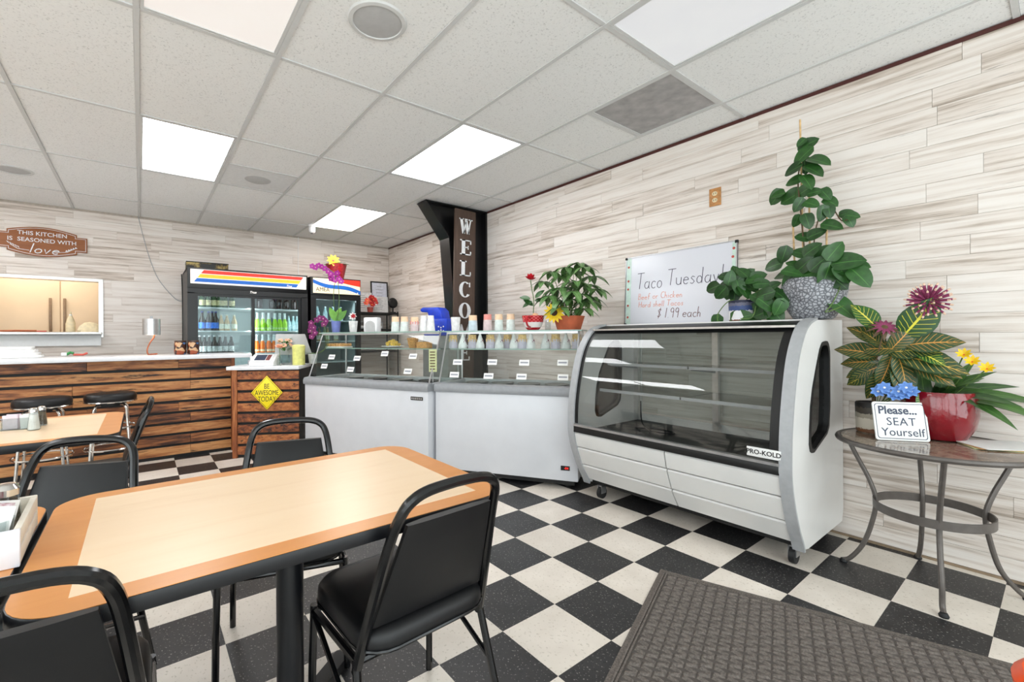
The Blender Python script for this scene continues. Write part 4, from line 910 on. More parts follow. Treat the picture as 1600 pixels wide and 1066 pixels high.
# bottles
def bottle_kind(kind):
    return {'beer': ((38, 74, 34), 0.0339, .215, (206, 190, 140), (176, 60, 40)), 'blue': ((46, 30, 22), 0.0363, .235, (50, 110, 205), (30, 40, 110)), 'pale': ((190, 160, 120), 0.0339, .20, (226, 214, 186), (200, 190, 170)),
            'dark': ((40, 26, 20), 0.0339, .225, (190, 190, 186), (200, 200, 200)), 'cola': ((36, 16, 14), 0.0374, .235, (196, 40, 40), (196, 40, 40)), 'lime': ((150, 205, 30), 0.0363, .235, (170, 205, 120), (225, 230, 225)), 'orange': ((226, 106, 24), 0.0363, .235, (240, 190, 150), (225, 230, 225)),
            'water': ((150, 176, 178), 0.0339, .2, (160, 180, 186), (190, 200, 205))}[kind]
BM = {}
def make_bottle(kind):
    rgb, r, h, lab, cap = bottle_kind(kind)
    clr = kind in ('lime', 'orange'); top = (205, 214, 210)
    body = MB().lathe([(r*.9, 0), (r, .006), (r, h*.45), (r*.92, h*.55), (r*.45, h*.75), (r*.38, h*.95), (0, h*.95)], 14).mesh('bottle')
    body.materials.append(pm(kind+' bottle', rgb, .12, var=.05, emit=.0))
    if clr:
        body = MB().lathe([(r*.9, 0), (r, .006), (r*.9, h*.2), (r, h*.36), (r*.85, h*.5), (r*.55, h*.66), (0, h*.67)], 14).mesh('bottle'); body.materials.append(pm(kind+' soda', rgb, .12, var=.05))
        neck = MB().lathe([(r*.55, h*.66), (r*.42, h*.78), (r*.38, h*.95), (0, h*.95)], 12).mesh('neck'); neck.materials.append(pm('clear neck', top, .1, var=.02))
    else: neck = None
    lb = MB().lathe([(r*1.015, h*.12), (r*1.015, h*.42)], 14, cap=False).mesh('label')
    if kind == 'cola': lb = MB().lathe([(r*.66, h*.68), (r*.52, h*.76), (r*.46, h*.86)], 14, cap=False).mesh('label')
    if clr: lb = MB().lathe([(r*1.0, h*.08), (r*.95, h*.19)], 14, cap=False).mesh('label')
    lb.materials.append(pm(kind+' label', lab, .5, var=.25, scale=60))
    cp = MB().lathe([(r*.44, h*.93), (r*.44, h), (0, h)], 12).mesh('cap'); cp.materials.append(pm(kind+' cap', cap, .4))
    return body, neck, lb, cp
ORD = ['first', 'second', 'third', 'fourth', 'fifth', 'sixth', 'seventh', 'eighth', 'ninth']
def place_bottles(rows):
    for (kind, z, xs_, what, grp) in rows:
        if kind not in BM: BM[kind] = make_bottle(kind)
        body, neck, lb, cp = BM[kind]
        for k, (x, y) in enumerate(xs_):
            t = thing('bottle', '%s %s, from the left' % (ORD[k], what), 'bottle', (x, y, z+.0005), k*.7, grp)
            link('body', body, None, t)
            if neck: link('neck', neck, None, t)
            link('label', lb, None, t); link('cap', cp, None, t)
def rowpx(lst, y): return [(onY(p, 500, y).x, y) for p in lst]
fy = 6.36
place_bottles([
 ('beer', SH[0], rowpx([316.5, 326, 334.5, 343.5, 351.5, 362.5], fy), 'green beer bottle on the top left shelf of the wide cooler', 'green beer bottles'),
 ('blue', SH[1], rowpx([316, 326, 331.5, 337], fy), 'blue-label bottle on the middle left shelf of the wide cooler', 'blue-label bottles'),
 ('pale', SH[1], rowpx([345.5, 354.5, 366], fy), 'pale bottle beside the blue-label bottles, middle left shelf', 'pale bottles'),
 ('dark', SH[2], rowpx([312, 319.5, 327, 335, 343.5, 352, 361], fy), 'dark bottle on the lower left shelf of the wide cooler', 'dark bottles'),
 ('cola', SH[0], rowpx([406, 425.5, 436.5, 447, 459], fy), 'cola bottle on the top right shelf of the wide cooler', 'cola bottles'),
 ('lime', SH[1], rowpx([402, 411, 420, 429.5, 437, 444.5], fy), 'lime green soda bottle on the middle right shelf', 'lime soda bottles'),
 ('water', SH[1], rowpx([451, 458, 464], fy+.05), 'clear bottle at the right end of the lime sodas', 'clear bottles'),
 ('orange', SH[2], rowpx([401, 410, 420, 428, 435, 441.5], fy), 'orange soda bottle on the lower right shelf', 'orange soda bottles')])
# single cooler
cs1 = thing('single_cooler', 'narrow black drinks cooler with a wavy red and blue header', 'cooler', (0, 0, 0))
X0, X1, ZT = 1.83, 2.535, 2.04
b = MB(); b.box(X0, X0+.04, YF0+.04, YB0, .06, ZT); b.box(X1-.04, X1, YF0+.04, YB0, .06, ZT); b.box(X0, X1, YB0-.03, YB0, .06, ZT); b.box(X0, X1, YF0+.04, YB0, ZT-.03, ZT); b.box(X0, X1, YF0+.04, YB0, .06, .3); b.build('cabinet', M['cooler_black'], cs1, smooth=False)
b = MB(); b.box(X0+.04, X0+.05, YF0+.06, YB0-.03, .3, 1.8); b.box(X1-.05, X1-.04, YF0+.06, YB0-.03, .3, 1.8); b.box(X0+.04, X1-.04, YB0-.045, YB0-.03, .3, 1.8); b.build('liner', M['cooler_in'], cs1, smooth=False)
hd = MB().box(X0, X1, YF0, YF0+.06, 1.795, ZT).build('header', M['cooler_black'], cs1, bevel=.004)
hx0, hx1, hz0, hz1 = X0+.03, X1-.01, 1.82, 2.025; hh = hz1-hz0
MB().box(hx0, hx1, YF0-.003, YF0, hz0, hz1).build('header_panel', M['header_cream'], hd, smooth=False)
wv = lambda s: .80-.62*s-.10*math.sin(2*math.pi*s)
cl_ = lambda v: hz0+hh*min(1, max(0, v))
wave_strip(hx0, hx1, lambda s: cl_(wv(s)-.14-.04*s), lambda s: cl_(wv(s)+.10), YF0-.0045).build('wave_band', M['stripe_blue'], hd, smooth=False)
wave_strip(hx0+.3*(hx1-hx0), hx1, lambda s: cl_(1.0-.42*s-.05*math.sin(3*s)), lambda s: hz1, YF0-.0045).build('wave_band', M['stripe_red'], hd, smooth=False)
put_text('lettering', 'AMEA', .075, M['print_black'], hd, faceY((hx0+.13, YF0-.0046, hz0+.05)), xs=.95)
for (sx_, sz_) in ((.70, .17), (.76, .12), (.82, .16), (.88, .09), (.94, .12)): MB().lathe([(0, -.001), (.010, -.001), (.010, .001), (0, .001)], 5, c=(0, 0, 0)).build('star', M['header_white'], hd).matrix_local = faceY((hx0+sx_*(hx1-hx0), YF0-.006, hz0+sz_*hh))
d = MB().ring([(X0, .3), (X1, .3), (X1, 1.79), (X0, 1.79)], [(X0+.07, .36), (X1-.07, .36), (X1-.07, 1.735), (X0+.07, 1.735)], YF0, YF0+.05).build('door', M['cooler_black'], cs1, smooth=False)
MB().box(X0+.07, X1-.07, YF0+.02, YF0+.026, .36, 1.735).build('pane', M['cooler_glass'], d, smooth=False)
MB().box(X0, X1, YF0, YF0+.05, .06, .298).build('kick_panel', M['cooler_black'], cs1, smooth=False)
for z in (1.45, 1.16, .87): MB().box(X0+.05, X1-.05, YF0+.08, YB0-.05, z-.012, z).build('shelf', M['shelf_white'], cs1, smooth=False)
cooler_light('cooler_lamp', ((X0+X1)/2, YF0+.10, 1.74), .5, 3)
for px_ in (X0+.1, X1-.1):
    for py_ in (YF0+.1, YB0-.1): MB().lathe([(.02, 0), (.025, .01), (.02, .06)], 10, c=(px_, py_, 0)).build('foot', M['black_matte'], cs1)
place_bottles([('water', 1.45, [(1.98+.11*k, 6.4) for k in range(4)], 'clear bottle on the top shelf of the narrow cooler', 'narrow cooler clear bottles'), ('pale', 1.16, [(2.0+.12*k, 6.4) for k in range(3)], 'pale bottle on the second shelf of the narrow cooler', 'narrow cooler pale bottles')])
# box on the wide cooler
bx = thing('ornate_box', 'black and gold patterned box on top of the wide cooler', 'box', (.655, 6.48, 2.046), R(-2))
def gold():
    mt, nt, b, out = newmat('black and gold print'); L = nt.links.new; tc = N(nt, 'TexCoord'); v = N(nt, 'TexNoise'); v.inputs['Scale'].default_value = 22; v.inputs['Detail'].default_value = 4; L(tc.outputs['Object'], v.inputs['Vector'])
    r = ramp(nt, [(.42, (26, 24, 20)), (.52, (120, 100, 50)), (.62, (170, 150, 86))]); L(v.outputs['Fac'], r.inputs[0]); L(r.outputs[0], b.inputs['Base Color']); b.inputs['Roughness'].default_value = .5; return mt
M['gold_print'] = gold()
MB().box(-.22, .22, -.14, .14, 0, .082).build('body', M['gold_print'], bx, bevel=.003); MB().box(-.222, .222, -.142, .142, .076, .088).build('lid', M['black_matte'], bx, bevel=.002); MB().box(-.06, .07, -.1415, -.1405, .012, .07).build('panel', M['print_black'], bx, smooth=False)

# ------------------------------------------------------------------ back wall things
hf = thing('serving_hatch', 'stainless steel framed serving hatch in the back wall', 'hatch', (0, 0, 0))
MB().ring([(HX0-.04, HZ0-.04), (HX1+.04, HZ0-.04), (HX1+.04, HZ1+.03), (HX0-.04, HZ1+.03)], [(HX0+.002, HZ0+.002), (HX1-.002, HZ0+.002), (HX1-.002, HZ1-.002), (HX0+.002, HZ1-.002)], YB-.022, YB+.125).build('frame', M['steel'], hf, smooth=False)
MB().box(HX0-.04, HX1+.03, YB-.14, YB+.14, HZ0-.012, HZ0+.02).build('sill', M['steel'], hf, bevel=.004)
MB().box(HX0-.02, HX1+.02, YB-.035, YB-.012, HZ0-.14, HZ0-.012).build('apron', M['white_plastic'], hf, smooth=False)
kc = thing('kitchen_cabinet', 'tall beige kitchen cabinet seen through the serving hatch', 'cabinet', (0, 0, 0))
MB().box(-2.4, .1, 7.95, 8.45, .1, 2.3).build('body', M['beige'], kc, smooth=False)
for a, c_ in ((-2.39, -1.62), (-1.61, -.84), (-.83, .09)):
    d = MB().box(a, c_, 7.93, 7.95, .12, 2.29).build('door', M['beige'], kc, bevel=.002)
    for hx_ in ((c_-.09,) if a < -1 else (a+.035,)): MB().box(hx_-.012, hx_+.014, 7.905, 7.93, 1.28, 1.74).build('handle', pm('taupe handle', (140, 116, 90), .4), d, bevel=.003)
t = thing('squeeze_bottle', 'white squeeze bottle standing on the hatch sill', 'bottle', (-.66, 7.09, HZ0+.021)); MB().lathe([(.04, 0), (.045, .01), (.045, .1), (.032, .15), (.012, .2), (.008, .24), (0, .24)], 16).build('body', M['cream'], t); MB().lathe([(.014, .185), (.014, .205), (.009, .21)], 12, cap=False).build('collar', M['white_plastic'], t)
b = MB(); b.lathe([(.11, 0), (.115, .02), (.09, .07), (.05, .11), (.0, .12)], 14, sx=1.0, sy=.5, rip=lambda q, j: .12*math.sin(j*2.3+q)); o = b.build('paper_bag', M['cream']); o.location = (-.49, 7.08, HZ0+.021); tag(o, 'crumpled cream paper bag on the right end of the hatch sill', 'bag')
t = thing('tongs', 'orange handled utensil lying on the left of the hatch sill', 'utensil', (-1.05, 6.93, HZ0+.03)); MB().tube([(-.2, 0, -.004), (-.05, .02, 0), (.12, .04, .0)], .014, 8).build('handle', M['copper'], t); MB().box(.12, .2, .03, .055, -.008, .006).build('tip', M['print_red'], t, bevel=.003)
# plaque
ps = thing('wall_plaque', 'brown wooden plaque about a kitchen seasoned with love', 'sign', (-.875, YB-.012, 2.302))
W2, H2 = .375, .165
def plaque(s=0):
    pts = [(W2-s, -.085+s), (W2-s, .085-s), (W2-.09-s, .085-s), (W2-.09-s, .115-s)]; top = [(W2-.09-s-k*(W2-.09-s)*2/10, .115-s+(H2-.115)*math.sin(math.pi*k/10)) for k in range(1, 10)]
    up_ = pts+top; left = [(-x, z) for x, z in reversed(pts)]; u = pts[1:]+top+left[:-1]
    return u+[(x, -z) for x, z in reversed(u)]
MB().prism(plaque(), -.018, 0, 1).build('board', M['sign_wood'], ps, bevel=.002)
MB().ring(plaque(.012), plaque(.016), -.0188, -.018).build('border_line', M['letter'], ps, smooth=False)
put_text('lettering', 'THIS KITCHEN', .062, M['letter'], ps, faceY((0, -.0185, .085)), offset=.0006); put_text('lettering', 'IS  SEASONED WITH', .062, M['letter'], ps, faceY((0, -.0185, .012)), offset=.0006)
stroke_text('lettering', 'love', .105, .0055, M['letter'], ps, faceY((-.11, -.0195, -.128)), slant=.3, xs=1.3)
for s in (-1, 1):
    b = MB(); b.tube([(s*.26, -.019, -.05), (s*.2, -.019, -.095), (s*.11, -.019, -.105)], .003, 5)
    for k in range(5):
        x, z = s*(.265-.02*k), -.048-.011*k
        for q in (-1, 1): b.prism([(x, z), (x+s*.012+q*.012, z+.018-q*.012), (x+s*.004+q*.004, z+.024)], -.0195, -.0185, 1)
    b.build('sprig', M['letter'], ps, smooth=False)
tag(MB().tube(smooth_path([(onY(215, 335, YB-.016)), (onY(228, 385, YB-.016)), (onY(238, 415, YB-.016)), (onY(250, 440, YB-.016)), (onY(275, 468, YB-.016)), (onY(289, 470, YB-.016))], 5), .004, 6).build('wall_cable', M['grey_trim']), 'thin grey cable hanging down the back wall above the table lamp', 'cable')
# right wall
t = thing('wall_outlet', 'oak coloured outlet plate high on the right wall', 'outlet', (XR-.0105, 1.564, 2.222))
MB().box(-.008, 0, -.042, .042, -.065, .065).build('cover_plate', M['oak'], t, bevel=.003)
for z in (-.024, .024):
    o = MB().lathe([(.019, 0), (.019, .003), (0, .003)], 16, sx=1, sy=.85).build('socket', M['cream'], t); o.matrix_local = faceX((-.008, 0, z))
    b = MB(); b.box(-.0118, -.0105, -.009, -.006, z-.006, z+.007); b.box(-.0118, -.0105, .006, .009, z-.006, z+.007); b.build('slot', M['print_black'], t, smooth=False)
wbd = thing('whiteboard', 'whiteboard with handwritten Taco Tuesday offer leaning on the wall', 'whiteboard', (XR-.045, 1.865, 1.297)); wbd.rotation_euler = (0, R(3), 0)
W_, H_ = .455, .585
MB().box(0, .008, -W_, W_, 0, H_).build('panel', M['whiteboard'], wbd, smooth=False)
MB().ring([(-W_, 0), (W_, 0), (W_, H_), (-W_, H_)], [(-W_+.008, .008), (W_-.008, .008), (W_-.008, H_-.008), (-W_+.008, H_-.008)], -.005, .012, ax=0).build('frame', M['silver'], wbd, smooth=False)
for y, z in ((-W_, 0), (W_, 0), (W_, H_), (-W_, H_)): MB().cbox((0.003, y*.985, z*.97+.008), (.02, .022, .022)).build('corner_cap', M['black_matte'], wbd, bevel=.004)
MB().box(-.0008, 0, W_-.055, W_-.01, .01, H_-.01).build('border_print', M['mint'], wbd, smooth=False); MB().box(-.0008, 0, -W_+.01, -W_+.035, .1, H_-.01).build('border_print', M['mint'], wbd, smooth=False)
for y, z in ((W_-.03, .50), (W_-.03, .38), (W_-.028, .31), (W_-.03, .17), (W_-.03, .07), (-W_+.03, .47), (-W_+.024, .53)):
    o = MB().lathe([(0, .0012), (.010, .0012), (.010, 0)], 8).build('printed_dot', M['print_red'], wbd); o.matrix_local = faceX((-.0008, y, z))
def wtext(s, size, y, z, r_, mt, sl=.05, xs=1.0):
    for wd in s.split(' '):
        stroke_text('handwriting', wd, size, r_, M[mt], wbd, faceX((-.001, y, z)) @ Matrix.Rotation(R(-1.5), 4, 'Z'), sl, xs)
        y -= (sum(STROKE[c][0]+.1 for c in wd)+.35)*xs*size
wtext('Taco', .13, .345, .305, .0028, 'ink', .05, .78); wtext('Tuesday!', .125, .07, .312, .0028, 'ink', .05, .82)
wtext('Beef or Chicken', .05, .325, .215, .002, 'ink_orange', .08, 1.08); wtext('Hard shell Tacos', .046, .32, .15, .002, 'ink_orange', .08, 1.08)
wtext('$ 1.99 each', .078, .15, .055, .0026, 'ink_brown', .1, .9)
# table lamp
lm = thing('table_lamp', 'small lit lamp with a silver drum shade and curly copper base on the bar', 'lamp', (.085, 5.75, 1.041))
MB().lathe([(.076, .205), (.076, .372), (.073, .372), (.073, .205), (.076, .205)], 28, cap=False).build('shade', M['silver'], lm); MB().lathe([(.072, .364), (0, .364), (0, .368), (.073, .368)], 24, cap=False).build('shade_top', M['silver'], lm); MB().tube([(0, 0, .366), (0, 0, .40)], .013, 10).build('finial', M['grey_trim'], lm)
MB().tube(smooth_path([(.03, .03, .004), (.045, -.01, .01), (.0, -.045, .006), (-.03, -.01, .008), (-.035, 0, .06), (-.01, .0, .13), (.02, 0, .18), (.02, 0, .22), (0, 0, .25)], 5), .007, 8).build('base', M['copper'], lm)
MB().lathe([(0, .235), (.018, .25), (.02, .275), (.01, .3), (0, .3)], 12).build('bulb', pm('lamp bulb', (255, 214, 170), .5, emit=14), lm)
l = bpy.data.lights.new('lamp_bulb_light', 'POINT'); l.energy = 1.6; l.color = (1, .72, .45); l.shadow_soft_size = .03; o = bpy.data.objects.new('lamp_bulb_light', l); COL.objects.link(o); o.parent = lm; o.location = (0, 0, .225)
# jars, towel, tools on the bar
def jar_print():
    mt, nt, b, out = newmat('printed jar'); L = nt.links.new; tc = N(nt, 'TexCoord'); v = N(nt, 'TexVoronoi'); v.inputs['Scale'].default_value = 26; L(tc.outputs['Object'], v.inputs['Vector'])
    sp = N(nt, 'SeparateColor'); L(v.outputs['Color'], sp.inputs[0]); r = ramp(nt, [(0, (60, 32, 22)), (.3, (150, 70, 40)), (.55, (200, 160, 120)), (.75, (70, 100, 140)), (.9, (220, 200, 170))], 'CONSTANT'); L(sp.outputs[0], r.inputs[0]); L(r.outputs[0], b.inputs['Base Color']); b.inputs['Roughness'].default_value = .25; return mt
M['jar_print'] = jar_print()
for k, (x, y, lab) in enumerate(((.325, 5.62, 'left of the two patterned jars beside the wide cooler'), (.44, 5.60, 'right of the two patterned jars beside the wide cooler'))):
    t = thing('patterned_jar', lab, 'jar', (x, y, 1.041), group='patterned jars'); MB().lathe([(.048, 0), (.054, .01), (.055, .11), (.05, .125), (.05, .13), (0, .13)], 20).build('body', M['jar_print'], t); MB().lathe([(.053, .128), (.053, .145), (0, .147)], 20).build('lid', pm('brown lid', (66, 42, 30), .3), t)
b = MB()
for k in range(4): b.prism(rrect(-.21+.012*k, .21-.02*k, -.11, .11, .05, 4), .025*k, .025*k+.026, 2)
o = b.build('folded_towel', M['paper'], bevel=.006); o.location = (-.93, 5.72, 1.041); tag(o, 'folded white towel on the left end of the bar', 'towel')
t = thing('kitchen_peeler', 'green and red handled tool lying on the bar below the hatch', 'utensil', (-.52, 5.78, 1.05)); MB().tube([(-.05, 0, .01), (-.02, .01, .03), (.0, 0, .02)], .012, 8).build('green_handle', pm('green handle', (46, 140, 70), .4), t); MB().tube([(0, 0, .008), (.07, .01, .006), (.10, .02, .022)], .010, 8).build('red_handle', M['print_red'], t); MB().box(-.085, -.045, -.02, .02, 0, .03).build('head', M['white_plastic'], t, bevel=.006)
# shelf with certificates in the back corner
sh = thing('corner_shelf', 'black metal shelf rack in the back right corner', 'shelf', (0, 0, 0))
for z in (1.60, 1.34, 1.0): MB().box(2.58, 3.3, 6.52, 6.94, z-.025, z).build('shelf_board', M['black_matte'], sh, smooth=False)
for x, y in ((2.59, 6.53), (3.29, 6.53), (2.59, 6.93), (3.29, 6.93)): MB().tube([(x, y, 0), (x, y, 1.62)], .011, 8).build('upright', M['black_matte'], sh)
def certificate(label, x0, x1, z0, z1, y, black):
    t = thing('certificate', label, 'certificate', ((x0+x1)/2, y, z0)); w_, h_ = (x1-x0)/2, z1-z0; e = .022 if black else .003; t.rotation_euler = (R(-4), 0, 0)
    MB().ring([(-w_, 0), (w_, 0), (w_, h_), (-w_, h_)], [(-w_+e, e), (w_-e, e), (w_-e, h_-e), (-w_+e, h_-e)], -.008, .004).build('frame', M['print_black'] if black else M['paper'], t, smooth=False)
    MB().box(-w_+e, w_-e, -.002, .002, e, h_-e).build('sheet', pm('certificate sheet', (206, 210, 224) if black else (222, 222, 222), .4), t, smooth=False)
    b = MB()
    for k in range(7): z = h_*(.84-.1*k); q = .35+.4*((k*37) % 10)/10; b.box(-w_*.72*q, w_*.72*q, -.0032, -.002, z, z+.008)
    b.build('print_lines', M['print_grey'], t, smooth=False)
certificate('black framed certificate standing at the back of the corner shelf', 2.985, 3.29, 1.602, 2.13, 6.86, True)
certificate('pale printed notice in front of the black framed certificate', 2.66, 2.97, 1.602, 1.93, 6.80, False)
certificate('white printed notice leaning low against the framed certificate', 2.93, 3.24, 1.602, 1.87, 6.78, False)
# ------------------------------------------------------------------ things on the freezers
def FP(fr, px_, b_, py_=516):
    """world x, y on a freezer plane b metres behind its front, at picture column px"""
    P0, n_ = (LR, nR) if fr == 'R' else (LL0, nL)
    p = onV(px_, py_, (P0[0]+b_*n_[0], P0[1]+b_*n_[1]), n_); return (p.x, p.y)
ZT1, ZM1 = 1.2632, 1.1012
def band_mat(name, stops):
    mt, nt, b, out = newmat(name); L = nt.links.new; tc = N(nt, 'TexCoord'); sp = N(nt, 'SeparateXYZ'); L(tc.outputs['Object'], sp.inputs[0]); nz = N(nt, 'TexNoise'); nz.inputs['Scale'].default_value = 90; L(tc.outputs['Object'], nz.inputs['Vector'])
    ma = N(nt, 'Math', operation='MULTIPLY_ADD'); ma.inputs[1].default_value = .02; L(nz.outputs['Fac'], ma.inputs[0]); L(sp.outputs[2], ma.inputs[2])
    mu = N(nt, 'Math', operation='MULTIPLY'); mu.inputs[1].default_value = 1/.16; L(ma.outputs[0], mu.inputs[0]); r = ramp(nt, stops, 'CONSTANT'); L(mu.outputs[0], r.inputs[0]); L(r.outputs[0], b.inputs['Base Color']); b.inputs['Roughness'].default_value = .55; return mt
def cup_set(name, label, fr, px_, b_, z, h, r0, r1, low, top, group, drip=None):
    """stack of printed paper cups upside down: wide foot below, band of another colour at the top"""
    x, y = FP(fr, px_, b_); t = thing(name, label, 'cup', (x, y, z), group=group)
    body = MB().lathe([(r0*.9, .004), (r0, 0), (r0, .006), (r1+(r0-r1)*.35, h*.62), (r1+(r0-r1)*.3, h*.66)], 20).build('body', low, t)
    MB().lathe([(r1+(r0-r1)*.28, h*.60), (r1, h), (0, h)], 20).build('top', top, t)
    b = MB()
    for q in (.16, .32, .48): rr = r0+(r1-r0)*q+.0012; b.tube([(rr*math.cos(a*math.pi/9), rr*math.sin(a*math.pi/9), h*q) for a in range(18)], .0012, 4, closed=True)
    b.build('rim_lines', low, t)
    if drip:
        b = MB()
        for k in range(10):
            a = 2*math.pi*k/10; rr = r1+(r0-r1)*.3; b.cbox((rr*math.cos(a), rr*math.sin(a), h*.6), (.008, .008, h*(.14+.06*(k % 3))), rz=a)
        b.build('drip_print', drip, t)
    return t
lilac = pm('lilac cup', (206, 198, 214), .6); mintc = pm('mint cup', (222, 230, 226), .6); bluec = pm('pale blue cup', (202, 218, 226), .6); pinkc = pm('pink cup', (216, 198, 198), .6); peachc = pm('peach cup band', (240, 208, 174), .6); coral = pm('coral cup band', (226, 146, 138), .6); orangec = pm('orange sprinkle band', (236, 190, 130), .6, var=.15, scale=70); whitec = pm('white cup', (232, 232, 232), .6)
G = 'stacks of printed paper cups'
cup_set('cup_stack', 'mint paper cup stack nearest the black rack on the left freezer top', 'L', 618, .33, ZT1, .148, .043, .036, mintc, peachc, G)
cup_set('cup_stack', 'mint paper cup stack, second on the left freezer top', 'L', 632, .33, ZT1, .146, .043, .036, mintc, peachc, G)
cup_set('cup_stack', 'pink dripped cup stack on the left freezer top beside the foam cups', 'L', 648, .33, ZT1, .138, .042, .038, pinkc, peachc, G, coral)
cup_set('cup_stack', 'pale blue cup stack on the freezer top in front of the WELCOME sign', 'R', 739, .33, ZT1, .142, .043, .037, bluec, peachc, G)
cup_set('cup_stack', 'pink cup stack with coral band on the right freezer top', 'R', 762, .33, ZT1, .148, .041, .035, pinkc, coral, G)
cup_set('cup_stack', 'mint cup stack left of the pair beside the rose teacup', 'R', 779.5, .33, ZT1, .146, .04, .034, mintc, peachc, G)
cup_set('cup_stack', 'mint cup stack next to the rose teacup handle', 'R', 798, .33, ZT1, .146, .04, .034, mintc, peachc, G)
for k, px_ in enumerate((662, 673)):
    x, y = FP('L' if k == 0 else 'L', px_, .36); t = thing('foam_cup_stack', ('white foam cup stack, taller one in front of the blue machine', 'white foam cup stack, right one in front of the blue machine')[k], 'cup', (x, y, ZT1), group='foam cups')
    MB().lathe([(.042, 0), (.042, .008), (.032, .115), (.03, .15), (.0, .15)], 20).build('body', whitec, t); MB().tube([(.0425*math.cos(a*math.pi/9), .0425*math.sin(a*math.pi/9), .006) for a in range(18)], .002, 4, closed=True).build('rim', whitec, t)
x, y = FP('R', 712, .36); t = thing('ribbed_cup', 'white fluted cup of spoons at the corner of the right freezer top', 'cup', (x, y, ZT1)); MB().lathe([(.036, 0), (.037, .01), (.044, .13), (.041, .13), (.034, .012)], 24, cap=False, rip=lambda q, j: .05*(j % 2)).build('body', whitec, t); MB().lathe([(.036, 0), (0, .002)], 24).build('base', whitec, t)
for k, px_ in enumerate((708, 738, 766, 793, 816, 868, 901)):
    cup_set('cup_stack', '%s lilac cup with sprinkles behind the right freezer glass, from the left' % ORD[k], 'R', px_, .36 if k != 3 else .46, ZM1, .125, .041, .036, lilac, orangec, 'lilac cups behind glass', orangec)
cone_m = MB().lathe([(.042, 0), (.042, .03), (.036, .045), (.012, .12), (.004, .145), (0, .146)], 20).mesh('sleeve'); cone_m.materials.append(whitec)
dot_m = MB()
for k in range(5): a = -1.9+.5*k; dot_m.cbox((.03*math.cos(a), .03*math.sin(a), .06+.012*(k % 2)), (.006, .004, .012), rz=a)
dot_m = dot_m.mesh('print'); dot_m.materials.append(M['dry_plum'])
for k, px_ in enumerate((723, 750, 780, 803, 829.5, 852, 884)):
    x, y = FP('R', px_, .36); t = thing('cone_sleeve', '%s white paper cone sleeve behind the right freezer glass, from the left' % ORD[k], 'cone', (x, y, ZM1), group='paper cone sleeves'); link('sleeve', cone_m, None, t); link('print', dot_m, None, t)
# blue shaved-ice machine behind the freezers on a stand
x, y = FP('R', 690, .80); t = thing('shaved_ice_machine', 'bright blue plastic machine behind the foam cups', 'machine', (x, y, 0), AL)
MB().box(-.16, .16, -.12, .15, 0, 1.22).build('stand', M['grey_in'], t, bevel=.01); MB().box(-.15, .15, -.13, .14, 1.22, 1.40).build('base', M['blue_plastic'], t, bevel=.02)
MB().prism([(-.21, 1.475), (-.23, 1.50), (-.19, 1.525), (.0, 1.52), (.04, 1.485), (.06, 1.39), (-.10, 1.39), (-.13, 1.47)], -.08, .09, 1).build('hopper', M['blue_plastic'], t, bevel=.012); MB().lathe([(.05, 1.38), (.055, 1.44), (.05, 1.46)], 18, c=(-.05, 0, 0)).build('chute', M['blue_plastic'], t)
for k in range(6): MB().lathe([(0, 0), (.009, 0), (.009, .002), (0, .002)], 6).build('star_print', M['paper'], t).matrix_local = faceY((.05+.03*(k % 3), -.1315, 1.27+.035*(k//3)+.01*(k % 2)))
# inside the left freezer: cookies, pastries, bowls
x, y = FP('L', 530, .36, 545); t = thing('waffle_tray', 'tray of rolled wafers on the left freezer middle shelf', 'tray', (x, y, ZM1), AL); MB().box(-.13, .13, -.07, .07, 0, .012).build('tray', M['paper'], t, bevel=.003)
for k in range(7): MB().tube([(-.11+.035*k, -.06, .028), (-.10+.035*k, .06, .028)], .016, 8).build('wafer', M['waffle'], t)
x, y = FP('L', 614, .42, 540); t = thing('snack_plate', 'heap of yellow snacks on the left freezer middle shelf', 'food', (x, y, ZM1), AL); MB().lathe([(.06, 0), (.12, .015), (.115, .018), (0, .008)], 20).build('plate', M['paper'], t)
rs = random.Random(4)
for k in range(22):
    a = rs.random()*6.28; rr = rs.random()*.085; o = MB().lathe([(0, -.012), (.016, -.006), (.018, .004), (0, .012)], 8).build('snack', M['banana'], t); o.location = (rr*math.cos(a), rr*math.sin(a), .025+.05*(1-rr/.09)); o.rotation_euler = (a, a*2, 0)
x, y = FP('L', 645, .40, 540); t = thing('waffle_bowl_stack', 'stack of waffle bowls at the right of the left freezer shelf', 'bowl', (x, y, ZM1)); MB().lathe([(.035, 0), (.05, .055), (.052, .075), (.056, .08), (.056, .1), (.05, .1), (.03, .02)], 20, cap=False).build('bowls', M['waffle'], t); MB().lathe([(.036, 0), (0, .001)], 20).build('bottom', M['waffle'], t)
x, y = FP('L', 663, .40, 540); t = thing('wafer_box', 'low wooden-coloured box of cones beside the waffle bowls', 'box', (x, y, ZM1), AL); MB().ring(rrect(-.06, .06, -.05, .05, .005, 2), rrect(-.055, .055, -.045, .045, .004, 2), 0, .06, ax=2).build('box', M['waffle'], t); MB().box(-.055, .055, -.045, .045, .0, .045).build('contents', M['banana'], t)
x, y = FP('L', 672, .10, 560); t = thing('menu_card', 'narrow printed menu card at the joint between the freezers', 'menu', (x+.01, y-.03, .90), AL+.5); MB().box(-.035, .035, -.001, .001, 0, .2).build('card', M['menu_green'], t); b = MB(); [b.box(-.025, .02, -.0018, -.001, .02+.025*k, .03+.025*k) for k in range(7)]; b.build('print_lines', M['stem_brown'], t, smooth=False); MB().tube([(0, 0, -.09), (0, 0, .0)], .004, 6).build('clip', M['silver'], t)
